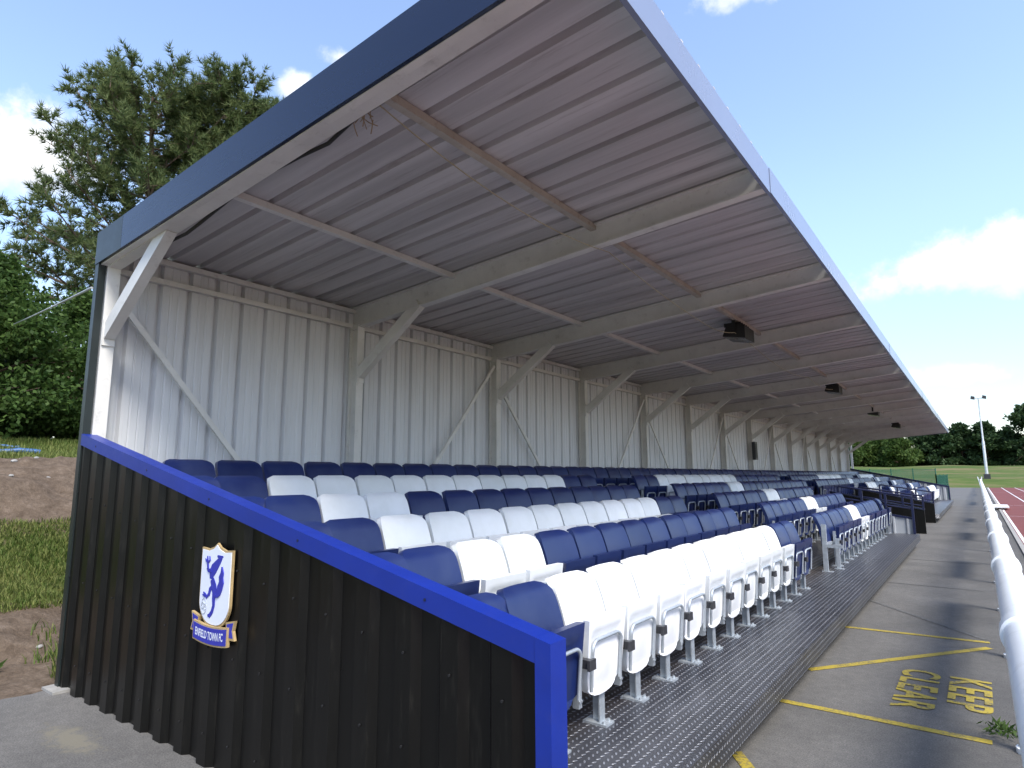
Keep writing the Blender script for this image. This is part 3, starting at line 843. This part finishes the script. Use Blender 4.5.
for y, l in ((9.5, 'black floodlight under the roof, nearest of the row, hanging from the brown purlin'), (17.3, 'black floodlight under the roof, second along the row'),
             (24.8, 'small-looking black floodlight under the roof, third along the row'), (32.2, 'black floodlight under the roof, furthest of the row')):
    floodlight(y, l)
def sag(p, q, s, n=10):
    p, q = Vector(p), Vector(q)
    return [p.lerp(q, i / n) - Vector((0, 0, s * 4 * (i / n) * (1 - i / n))) for i in range(n + 1)]
b = MB(); b.tube([(-5.75, 2.235, 3.60), (-5.346, 2.235, 3.60), (-4.9, 2.235, 3.60), (-4.681, 2.235, 3.635), (-4.225, 2.235, 3.72), (-3.837, 2.235, 3.762), (-3.393, 2.235, 3.765), (-3.1, 2.235, 3.755), (-2.95, 2.235, 3.80), (-2.76, 2.235, 3.86)], .013, 8)
tag(b.build('black_cable', M['rubber'], None, 60), 'black cable looping along the first rafter under the roof', 'cable')
pth = []
for p, q, s in (((-2.7, 2.26, 3.90), (-2.66, 5.14, 3.80), .13), ((-2.66, 5.14, 3.80), (-2.7, 7.7, 3.64), .03), ((-2.7, 7.7, 3.64), (-2.72, 9.2, 3.77), .05), ((-2.72, 9.8, 3.77), (-2.72, 14.2, 3.72), .14), ((-2.72, 14.2, 3.72), (-2.72, 17, 3.77), .08)):
    pth += sag(p, q, s)[(1 if pth else 0):]
b = MB(); b.tube(pth, .0048, 6)
tag(b.build('cord', M['string'], None, 60), 'thin cream cord sagging below the roof from rafter to floodlight', 'cord')
b = MB(); rn = random.Random(2)
for k in range(13):
    p = Vector((-2.84 + rn.uniform(-.07, .07), 2.26 + rn.uniform(-.04, .06), 3.86 + rn.uniform(-.03, .05)))
    d = Vector((rn.uniform(-.6, .6), rn.uniform(-.5, .5), rn.uniform(-1.2, .1))).normalized() * rn.uniform(.05, .13)
    b.tube([p, p + d * .5 + Vector((0, 0, -.01)), p + d], .0035, 4)
tag(b.build('bird_nest', M['straw']), 'wisps of straw from a nest tucked beside the first rafter', 'nest')
b = MB(); b.tube(sag((-6.17, 2.04, 3.345), (-24, 5.45, 6.15), .03, 14), .011, 6)
tag(b.build('overhead_cable', M['mast'], None, 60), 'pale overhead cable from the roof corner to the trees', 'cable')
e = empty('equipment_box', (-6.0, Y0 + 7 * BAY, 2.5), 'small dark box fixed to a back post between the seats and roof', 'box')
b = MB(); b.box(-.045, .06, -.14, .14, -.32, .28); b.build('housing', M['darkclip'], e)
b = MB(); b.box(.061, .068, -.11, .11, -.26, .22); b.build('cover', M['rubber'], e)

# ------------------------------------------------------------------ perimeter rail beside the track
RXC, RZC, RR = .098, 1.0, .078
rl = empty('perimeter_rail', (RXC, 0, 0), 'long white pitch-side rail of thick pipe with collars beside the path', 'rail')
b = MB(); b.tube([(0, y_, RZC) for y_ in (-.6, 10, 30, 60, 96)], RR, 24); b.build('rail_pipe', M['railwhite'], rl, 40)
c0 = None; p0 = None
y_ = 1.05; k = 0
while y_ < 95:
    if c0 is None:
        b = MB(); b.tube([(0, -.07, RZC), (0, -.066, RZC), (0, .066, RZC), (0, .07, RZC)], [RR + .003, RR + .012, RR + .012, RR + .003], 24); c0 = b.build('collar', M['railwhite'], rl, 30); c0.location = (0, y_, 0)
    else: copy_to(c0, rl, (0, y_, 0))
    y_ += 2.45; k += 1
y_ = .2
while y_ < 95:
    if p0 is None:
        b = MB(); b.tube([(0, 0, -.02), (0, 0, RZC - .05)], .038, 12); b.tube([(0, 0, 0), (0, 0, .03)], .07, 12); p0 = b.build('rail_post', M['railwhite'], rl, 40); p0.location = (0, y_, 0)
    else: copy_to(p0, rl, (0, y_, 0))
    y_ += 2.45
b = MB(); b.bar((-.02, 96, .0), (-.26, 96, 1.35), .10, .10); b.bar((.02, 96, 0), (.14, 96, 1.35), .10, .10)
b.build('end_post', M['railwhite'], rl)
b = MB(); b.box(.42, 1.0, 37.4, 40.0, .10, .16); b.box(.5, .56, 38, 38.1, 0, .10); b.box(.86, .92, 39.6, 39.7, 0, .10)
tag(b.build('white_bench', M['white']), 'low white plank bench across the track edge beside the rail', 'bench')

ip = None
m, nt, b_ = nmat('white_mesh_infill'); tcc = N(nt, 'ShaderNodeTexCoord'); vo = N(nt, 'ShaderNodeTexVoronoi'); vo.inputs['Scale'].default_value = 60; vo.inputs['Randomness'].default_value = 0
nt.links.new(tcc.outputs['Object'], vo.inputs['Vector'])
nt.links.new(ramp(nt, vo.outputs['Distance'], [(.25, (.30, .31, .32)), (.36, (.62, .65, .67))]), b_.inputs['Base Color']); b_.inputs['Roughness'].default_value = .6
for y_ in (2.7, 5.15, 7.6, 12.5, 19.85, 27.2, 41.9, 44.35, 61.5):
    if ip is None:
        b = MB(); b.box(-.025, -.013, .03, 2.38, .52, .93); ip = b.build('infill_panel', m, rl); ip.location = (0, y_, 0)
    else: copy_to(ip, rl, (0, y_, 0))

# floodlight mast beyond the rail
hb = H(.8, 103)
e = empty('floodlight_mast', (.84, 103, hb), 'tall slender white floodlight mast at the far end of the rail', 'mast')
b = MB(); b.tube([(0, 0, 0), (0, 0, 4.8), (0, 0, 4.9), (0, 0, 10.6)], [.17, .15, .10, .07], 14); b.build('pole', M['mast'], e, 40)
b = MB(); b.box(-.36, .36, -.3, .3, -.3, .55); b.build('base_block', M['darkclip'], e)
b = MB(); b.bar((-.6, 0, 10.55), (.6, 0, 10.55), .09, .09); b.build('cross_arm', M['mast'], e)
for s in (-1, 1):
    b = MB(); b.prism([(-.30, -.18), (.30, -.30), (.34, .08), (-.20, .22)], lambda x, z: (s * .62 + x * .75, -.22, 10.7 + z), lambda x, z: (s * .62 + x * .75, .2, 10.7 + z))
    h = b.build('lamp_head', M['darkclip'], e)

# green mesh fence past the far end of the stand
e = empty('mesh_fence', (-6, 48, 0), 'green steel mesh fence standing past the far end of the stand', 'fence')
def fence_run(p, q, h):
    p, q = Vector(p), Vector(q); n = max(1, round((q - p).length / 1.25))
    for i in range(n + 1):
        c = p.lerp(q, i / n); b = MB(); b.box(-.03, .03, -.03, .03, 0, h + .05); o = b.build('fence_post', M['green'], e); o.location = c - e.location
    for i in range(n):
        a, c = p.lerp(q, i / n) - e.location, p.lerp(q, (i + 1) / n) - e.location
        b = MB(); m_ = 40
        for k in range(m_ + 1):
            c_ = a.lerp(c, k / m_); b.box(c_.x - .0065, c_.x + .0065, c_.y - .0065, c_.y + .0065, .05, h)
        for z in (.1, h * .35, h * .65, h - .03): b.bar(a + Vector((0, 0, z)), c + Vector((0, 0, z)), .012, .018)
        b.build('mesh_panel', M['green'], e)
fence_run((-9.5, 48, 0), (-2.2, 48, 0), 2.0)
fence_run((-2.2, 48.0, 0), (-1.75, 52.2, 0), 1.62)

# blue pipes lying on the left bank
def lying(p, q, r_, label, name='blue_pipe'):
    n = 12; P = []
    for i in range(n + 1):
        c = Vector(p).lerp(Vector(q), i / n); P.append((c.x, c.y, H(c.x, c.y) + r_ + .03))
    b = MB(); b.tube(P, r_, 10); return tag(b.build(name, M['bluepipe'], None, 40), label, 'pipe')
lying((-13.2, 2.6, 0), (-12.95, 3.75, 0), .045, 'thick blue pipe lying on the grass at the top of the bank')
lying((-14.9, 2.8, 0), (-14.6, 3.9, 0), .025, 'thin blue pipe lying on grass behind the thicker pipe')

# ------------------------------------------------------------------ vegetation
def tri_leaf(b, p, d, w, rnd, fold=.35):
    d = Vector(d); s = d.cross(Vector((rnd.uniform(-1, 1), rnd.uniform(-1, 1), rnd.uniform(-1, 1)))).normalized() * w
    b.v += [tuple(p - s * .3), tuple(p + d * .5 - s), tuple(p + d), tuple(p + d * .5 + s)]
    o = len(b.v) - 4; b.f.append((o, o + 1, o + 2, o + 3))
def rdir(rnd):
    while True:
        v = Vector((rnd.uniform(-1, 1), rnd.uniform(-1, 1), rnd.uniform(-1, 1)))
        if .05 < v.length < 1: return v.normalized()

def pine(loc, h, label, seed, wide=1.):
    rnd = random.Random(seed)
    e = empty('pine_tree', loc, label, 'tree')
    tb_, nb = MB(), MB()
    trunk = [Vector((.25 * math.sin(i * .7), .2 * math.cos(i * .9), h * .97 * i / 10)) for i in range(11)]
    tb_.tube(trunk, [.30 * (1 - i / 10.6) + .02 for i in range(11)], 9)
    def at(t): k = t * 10; i = min(9, int(k)); return trunk[i].lerp(trunk[i + 1], k - i)
    def tuft(p, d, n=15, L=.27):
        for _ in range(n):
            q = (d * 1.0 + rdir(rnd) * .95).normalized() * L * rnd.uniform(.6, 1.15)
            s = q.cross(rdir(rnd)).normalized() * .017
            o = len(nb.v); nb.v += [tuple(p - s), tuple(p + s), tuple(p + q)]; nb.f.append((o, o + 1, o + 2))
    nbr = 84
    for i in range(nbr):
        t = .20 + .79 * (i / nbr) ** .85
        az = i * 2.399 + rnd.uniform(-.4, .4)
        reach = wide * 4.6 * (1.04 - t) ** .66 * rnd.uniform(.62, 1.12) + .35
        if t < .55: reach *= 1.05
        rise = rnd.uniform(.05, .35) + (.55 * t)
        d = Vector((math.cos(az), math.sin(az), 0))
        P = []
        for k in range(7):
            u = k / 6
            P.append(at(t) + d * reach * u + Vector((0, 0, reach * (rise * u ** 1.5 - .12 * u))) + Vector((math.cos(az + 1.6), math.sin(az + 1.6), 0)) * .25 * math.sin(u * 3 + i) * u)
        tb_.tube(P, [.07 * (1 - k / 7.5) * (1.1 - t * .6) for k in range(7)], 5)
        for k in range(2, 7):
            for s in range(4 if k < 6 else 5):
                base = P[k].lerp(P[k - 1], rnd.random())
                u = k / 6
                sd = (d * .7 + rdir(rnd) * .8 + Vector((0, 0, .42))).normalized()
                L = rnd.uniform(.35, .95) * (1.15 - .35 * u)
                tip = base + sd * L
                tb_.tube([base, base + sd * L * .5, tip], [.014, .010, .006], 4, False)
                for q in range(6):
                    c = base + sd * L * (.35 + .65 * q / 4) + rdir(rnd) * .06
                    tuft(c, (sd + Vector((0, 0, .25))).normalized(), 13)
    tb_.build('trunk', M['bark'], e, 60); nb.build('crown', M['needles'], e)
    return e
pine((-22.4, 8.8, 2.6), 13.0, 'broad ragged pine rising behind the near corner of the stand roof', 11, 1.3)
pine((-21.4, 11.4, 2.6), 13.8, 'pine partly hidden by the roof edge, to the right of the ragged pine', 14, 1.)

def leafy(loc, h, rad, label, seed, mat, n, leafsz, name='broadleaf_tree', trunkh=.25, squash=1., clumps=46, cat='tree', low=.12, group=None):
    rnd = random.Random(seed)
    e = empty(name, loc, label, cat, group)
    tb_, lb_ = MB(), MB()
    top = Vector((rnd.uniform(-.2, .2) * rad, rnd.uniform(-.2, .2) * rad, h * .8))
    tb_.tube([Vector((0, 0, -.2)), top * .35, top * .7, top], [h * .03, h * .024, h * .014, h * .004], 8)
    cl = []
    for i in range(clumps):
        z = low + (1 - low) * rnd.random() ** .85
        prof = math.sin(min(1, (1.02 - z) / .62) * math.pi / 2) * (1 if z > .3 else .8 + .2 * z / .3)
        a = rnd.uniform(0, 6.283); r_ = rad * prof * math.sqrt(rnd.uniform(.15, 1))
        c = Vector((math.cos(a) * r_, math.sin(a) * r_, h * z * .93)); cr_ = rad * rnd.uniform(.20, .40)
        cl.append((c, cr_))
        s0 = top * max(.2, min(.95, (z - .15)))
        tb_.tube([s0, s0.lerp(c, .5) + Vector((0, 0, .06 * h * rnd.random())), c], [h * .008, h * .005, h * .002], 4, False)
    per = n // clumps
    for c, cr_ in cl:
        for _ in range(per):
            d = rdir(rnd); p = c + Vector((d.x, d.y, d.z * .72 * squash)) * cr_ * rnd.uniform(.45, 1.08)
            q = (d * .5 + rdir(rnd) + Vector((0, 0, -.15))).normalized() * leafsz * rnd.uniform(.6, 1.3)
            tri_leaf(lb_, p, q, leafsz * .32, rnd)
    tb_.build('trunk', M['bark'], e, 60); lb_.build('crown', mat, e)
    return e
# left of the stand
leafy((-17.4, 3.6, 2.3), 4.35, 2.1, 'leafy green tree at the left edge below the pine', 21, M['leaves'], 26000, .115, clumps=64)
leafy((-18.3, 6.4, 2.4), 4.2, 1.9, 'leafy green tree standing close against the stand corner', 22, M['leaves'], 24000, .115, clumps=60)
leafy((-19.4, 2.2, 2.4), 4.8, 2.0, 'tall leafy tree half out of the picture at the left', 23, M['leaves'], 14000, .12, clumps=50)
leafy((-21.5, 4.8, 2.5), 3.4, 2.6, 'dark low shrub under the trees on top of the bank', 24, M['darkneedles'], 12000, .17, name='shrub', cat='shrub', clumps=50, low=.02)
leafy((-20.5, 8.4, 2.5), 3.6, 2.4, 'dark shrub at the foot of the tall pine', 25, M['darkneedles'], 9000, .17, name='shrub', cat='shrub', clumps=44, low=.02)
leafy((-27.5, 6.5, 2.6), 4.2, 5.0, 'wide dark thicket closing the gaps behind the trees on the bank', 26, M['darkneedles'], 15000, .24, name='shrub', cat='shrub', clumps=70, low=.0)
leafy((-26.5, .5, 2.6), 4.2, 4.0, 'dark thicket at the left edge behind the leafy trees', 27, M['darkneedles'], 10000, .24, name='shrub', cat='shrub', clumps=56, low=.0)
# far tree line across the end of the field
def far_tree(x, y, h, rad, kind, label, seed, n=8000):
    mat = M['darkneedles'] if kind == 'conifer' else M['bushleaves']
    leafy((x, y, H(x, y) - .2), h * 1.22, rad * 1.15, label, seed, mat, n, .62 if kind == 'conifer' else .55, name='conifer_tree' if kind == 'conifer' else 'bushy_tree', clumps=54,
          squash=.7 if kind == 'conifer' else 1., low=.02, group='trees along the far field')
for k, a in enumerate([
    (-24.5, 150, 5.6, 3.6, 'bush', 'rounded grey-green tree showing just past the stand back wall'),
    (-20.0, 147, 5.6, 3.2, 'bush', 'bright green tree at the left of the far tree line'),
    (-16.2, 150, 4.8, 3.2, 'bush', 'lower bright green tree left of the far dark conifers'),
    (-12.6, 146, 5.2, 3.0, 'bush', 'bright green tree in front of the dark conifer under the roof tip'),
    (-9.2, 152, 7.6, 3.4, 'conifer', 'dark conifer seen just below the tip of the roof'),
    (-5.6, 149, 6.0, 2.8, 'conifer', 'dark conifer between the roof tip and the mast'),
    (-2.4, 151, 7.2, 2.8, 'conifer', 'dark tall conifer directly left of the floodlight mast'),
    (1.4, 149, 6.9, 2.9, 'conifer', 'dark conifer directly right of the floodlight mast'),
    (4.6, 152, 5.6, 2.5, 'conifer', 'shorter dark conifer in the dip at the right'),
    (8.0, 148, 9.6, 3.4, 'conifer', 'tallest dark pine at the right edge of the field'),
    (12.5, 151, 8.0, 3.6, 'conifer', 'dark conifer at the very right of the tree line'),
    (-29.5, 149, 6.0, 3.8, 'bush', 'green tree hidden mostly behind the far stand wall'),
    (17.5, 150, 8.0, 4.0, 'conifer', 'dark conifer beyond the right side of the view')]):
    far_tree(a[0], a[1], a[2], a[3], a[4], a[5], 100 + k)
# second, further belt so that little sky shows low down
for k, (x, h) in enumerate([(-33, 5), (-22, 5), (-14, 5), (-7, 5.4), (-1, 5.4), (5, 5.2), (11, 6), (18, 6)]):
    kind = 'bush' if x < -12 else 'conifer'
    far_tree(x, 160, h, 4.2, kind, ['pale tree behind the stand end', 'green tree behind the bright bushes', 'green tree in the gap before the conifers', 'dark tree behind the roof tip conifer',
             'dark tree standing behind the floodlight mast', 'dark tree behind the dip right of the mast', 'dark tree behind the tallest pine', 'dark tree behind the rightmost conifers'][k], 200 + k, 5200)

# grass blades on the bank, weeds and tufts
rnd = random.Random(77); gbm = MB()
def blade_at(x, y, hgt, lean):
    z = H(x, y); a = rnd.uniform(0, 6.283); d = Vector((math.cos(a), math.sin(a), 0)); s = Vector((-d.y, d.x, 0)) * .006
    p = Vector((x, y, z - .01)); m_ = p + d * lean * .4 + Vector((0, 0, hgt * .6)); t_ = p + d * lean + Vector((0, 0, hgt))
    o = len(gbm.v); gbm.v += [tuple(p - s), tuple(p + s), tuple(m_ + s * .8), tuple(m_ - s * .8), tuple(t_)]
    gbm.f += [(o, o + 1, o + 2, o + 3), (o + 3, o + 2, o + 4)]
def scatter(n, x0, x1, y0, y1, h0, h1, thr):
    for _ in range(n):
        x, y = rnd.uniform(x0, x1), rnd.uniform(y0, y1)
        if noise.noise(Vector((x * .9, y * .9, 4))) + .35 * noise.noise(Vector((x * 3, y * 3, 9))) < thr: continue
        hh = rnd.uniform(h0, h1); blade_at(x, y, hh, hh * rnd.uniform(.2, .9))
scatter(40000, -9.75, -8.0, 1.0, 5.6, .03, .10, -.5)
scatter(1500, -10.6, -9.6, 1.0, 5.6, .03, .10, .1)
scatter(26000, -17, -11.9, 1.5, 7.5, .05, .15, -9)
scatter(14000, -9.75, -8.0, -4, 1.0, .03, .10, -9)
scatter(2600, -7.0, -6.2, 1.2, 3.4, .06, .20, .0)
scatter(900, -8.3, -7.0, 1.2, 4.5, .05, .13, .28)
scatter(900, -12, -10, 1.5, 6, .06, .14, .3)
o = gbm.build('grass', M['blades'], None, -180); o['kind'] = 'stuff'
tag(o, 'tufty green grass growing on the left bank', 'grass', None, 'stuff')
def weed(x, y, label, n, seed, r_=.16, hh=.14, mat='leaves'):
    rn = random.Random(seed); b = MB()
    for _ in range(n):
        a = rn.uniform(0, 6.283); q = Vector((math.cos(a), math.sin(a), rn.uniform(.2, 1.1))) * rn.uniform(.5, 1) * hh
        tri_leaf(b, Vector((x + rn.gauss(0, r_ * .5), y + rn.gauss(0, r_ * .7), .005 + H(x, y) * (x < -6) + .02 * (x > -6) - .0)), q, hh * .13, rn)
    return tag(b.build('weed', M[mat]), label, 'weed')
weed(-.03, 5.35, 'green weed growing from the tarmac at the foot of the white rail', 110, 1, .10, .06)
weed(-6.95, 1.7, 'coarse green weed at the tarmac edge beside the end panel corner', 130, 2, .09, .13)
# stones on the spoil
b = None
for k in range(26):
    x, y = (rnd.uniform(-11.9, -9.9), rnd.uniform(2.2, 4.6)) if k < 15 else (rnd.uniform(-8.0, -6.5), rnd.uniform(1.6, 3.4))
    s = rnd.uniform(.018, .045)
    bm = bmesh.new(); bmesh.ops.create_icosphere(bm, subdivisions=2, radius=s)
    for v in bm.verts: v.co *= 1 + .35 * noise.noise(v.co * 22 + Vector((k, 0, 0))); v.co.z *= .65
    me = bpy.data.meshes.new('stone'); bm.to_mesh(me); bm.free(); me.materials.append(M['concrete'])
    o = bpy.data.objects.new('stone', me); COL.objects.link(o); o.location = (x, y, H(x, y) + s * .25)
    tag(o, 'small pale stone lying in bare soil of the left bank', 'stone', 'stones on the bank')

# ------------------------------------------------------------------ light, sky, camera
SUN_AZ, SUN_EL = -27, 53          # degrees from +X towards +Y; height
wld = bpy.data.worlds.new('World'); scn.world = wld; wld.use_nodes = True; nt = wld.node_tree
bg = nt.nodes['Background']; bg.inputs['Strength'].default_value = .10
sky = N(nt, 'ShaderNodeTexSky', sky_type='NISHITA'); sky.sun_disc = False
sky.sun_elevation = R(SUN_EL); sky.sun_rotation = R(90 - SUN_AZ); sky.air_density = 1.0; sky.dust_density = .7; sky.ozone_density = 2.0
tc = N(nt, 'ShaderNodeTexCoord'); vec = tc.outputs['Generated']
def vdot(v, c):
    n = N(nt, 'ShaderNodeVectorMath', operation='DOT_PRODUCT'); nt.links.new(v, n.inputs[0]); n.inputs[1].default_value = c; return n.outputs['Value']
nz1 = noise_tex(nt, vec, 9, 8, .6); nz2 = noise_tex(nt, vec, 26, 6, .62)
dens = math_(nt, 'ADD', math_(nt, 'MULTIPLY', math_(nt, 'SUBTRACT', nz1, .5), 2.2), math_(nt, 'MULTIPLY', math_(nt, 'SUBTRACT', nz2, .5), 1.1))
total = None; shade = None
clouds = [((-.8964, .2123, .3892), .13, .085, .0, 1.), ((.020, .9640, .258), .155, .058, .0, 1.), ((-.160, .765, .625), .115, .05, -.05, .9), ((-.03, .9913, .125), .10, .022, -.1, .7),
          ((-.7105, .462, .5307), .035, .025, -.1, .8), ((-.655, .49, .575), .035, .025, -.1, .8), ((.55, .70, .45), .25, .12, 0, 1.), ((.5, -.6, .5), .3, .15, 0, 1.), ((-.2, -.8, .45), .35, .14, 0, 1.), ((.95, .1, .3), .25, .1, 0, 1.),
          ((-.93, .33, .20), .16, .06, -.1, .8)]
for c, su, sv, bias, op in clouds:
    c = Vector(c).normalized(); r_ = Vector((c.y, -c.x, 0)).normalized(); u_ = r_.cross(c)
    u = math_(nt, 'DIVIDE', vdot(vec, r_), su); v_ = math_(nt, 'DIVIDE', vdot(vec, u_), sv)
    vv = math_(nt, 'ADD', v_, math_(nt, 'MULTIPLY', math_(nt, 'LESS_THAN', v_, 0.), math_(nt, 'MULTIPLY', v_, .6)))   # flatter underneath
    rr = math_(nt, 'SQRT', math_(nt, 'ADD', math_(nt, 'MULTIPLY', u, u), math_(nt, 'MULTIPLY', vv, vv)))
    front = math_(nt, 'GREATER_THAN', vdot(vec, c), .3)
    f = math_(nt, 'ADD', math_(nt, 'SUBTRACT', 1. + bias, rr), dens)
    mr = N(nt, 'ShaderNodeMapRange', interpolation_type='SMOOTHSTEP'); mr.inputs[1].default_value = 0.; mr.inputs[2].default_value = .8; mr.inputs[4].default_value = op
    nt.links.new(f, mr.inputs[0]); m_ = math_(nt, 'MULTIPLY', mr.outputs[0], front)
    sh = N(nt, 'ShaderNodeMapRange'); sh.inputs[1].default_value = .15; sh.inputs[2].default_value = -.6; nt.links.new(math_(nt, 'ADD', v_, math_(nt, 'MULTIPLY', dens, .5)), sh.inputs[0])
    sh_ = math_(nt, 'MULTIPLY', sh.outputs[0], m_)
    total = m_ if total is None else math_(nt, 'MAXIMUM', total, m_); shade = sh_ if shade is None else math_(nt, 'MAXIMUM', shade, sh_)
ccol = mix(nt, shade, (3.3, 3.32, 3.35), (1.75, 1.86, 2.05))
skyt = mix(nt, 1., sky.outputs[0], (1.0, .92, .88), 'MULTIPLY')
szz = N(nt, 'ShaderNodeSeparateXYZ'); nt.links.new(vec, szz.inputs[0])
hz_ = N(nt, 'ShaderNodeMapRange', interpolation_type='SMOOTHSTEP'); hz_.inputs[1].default_value = 0.; hz_.inputs[2].default_value = .42; hz_.inputs[3].default_value = .60; hz_.inputs[4].default_value = 1.
nt.links.new(szz.outputs['Z'], hz_.inputs[0])
sc_ = N(nt, 'ShaderNodeVectorMath', operation='SCALE'); nt.links.new(skyt, sc_.inputs[0]); nt.links.new(hz_.outputs[0], sc_.inputs['Scale'])
skyc = mix(nt, total, sc_.outputs[0], ccol)
nt.links.new(skyc, bg.inputs['Color'])

sl = bpy.data.lights.new('sun', 'SUN'); sl.energy = 1.2; sl.angle = R(20); sl.color = (1, .955, .88)
so = bpy.data.objects.new('sun', sl); COL.objects.link(so)
sd = Vector((math.cos(R(SUN_EL)) * math.cos(R(SUN_AZ)), math.cos(R(SUN_EL)) * math.sin(R(SUN_AZ)), math.sin(R(SUN_EL))))
so.rotation_euler = sd.to_track_quat('Z', 'Y').to_euler(); so.location = sd * 60

cam = bpy.data.cameras.new('camera'); co = bpy.data.objects.new('camera', cam); COL.objects.link(co); scn.camera = co
cam.sensor_width = 36; cam.sensor_fit = 'HORIZONTAL'; cam.lens = 619.762 / 1024 * 36; cam.clip_start = .05; cam.clip_end = 4000
Rr = [(.8017143568714691, .5976937202121052, -.0040381685428586825), (.09090089841543819, -.11524652499454294, .9891689770428247), (-.5907547009152216, .7933980434155959, .1467256898122176)]
mw = Matrix.Identity(4)
for i in range(3):
    mw[i][0] = Rr[0][i]; mw[i][1] = Rr[1][i]; mw[i][2] = -Rr[2][i]
mw.translation = (0, 0, EYE); co.matrix_world = mw

scn.view_settings.view_transform = 'Standard'; scn.view_settings.look = 'None'; scn.view_settings.gamma = 1; scn.view_settings.use_curve_mapping = False
scn.view_settings.exposure = 2.12
scn.render.engine = 'CYCLES'; scn.cycles.use_denoising = True; scn.cycles.max_bounces = 8; scn.cycles.diffuse_bounces = 5
try: scn.cycles.denoiser = 'OPENIMAGEDENOISE'
except Exception: pass
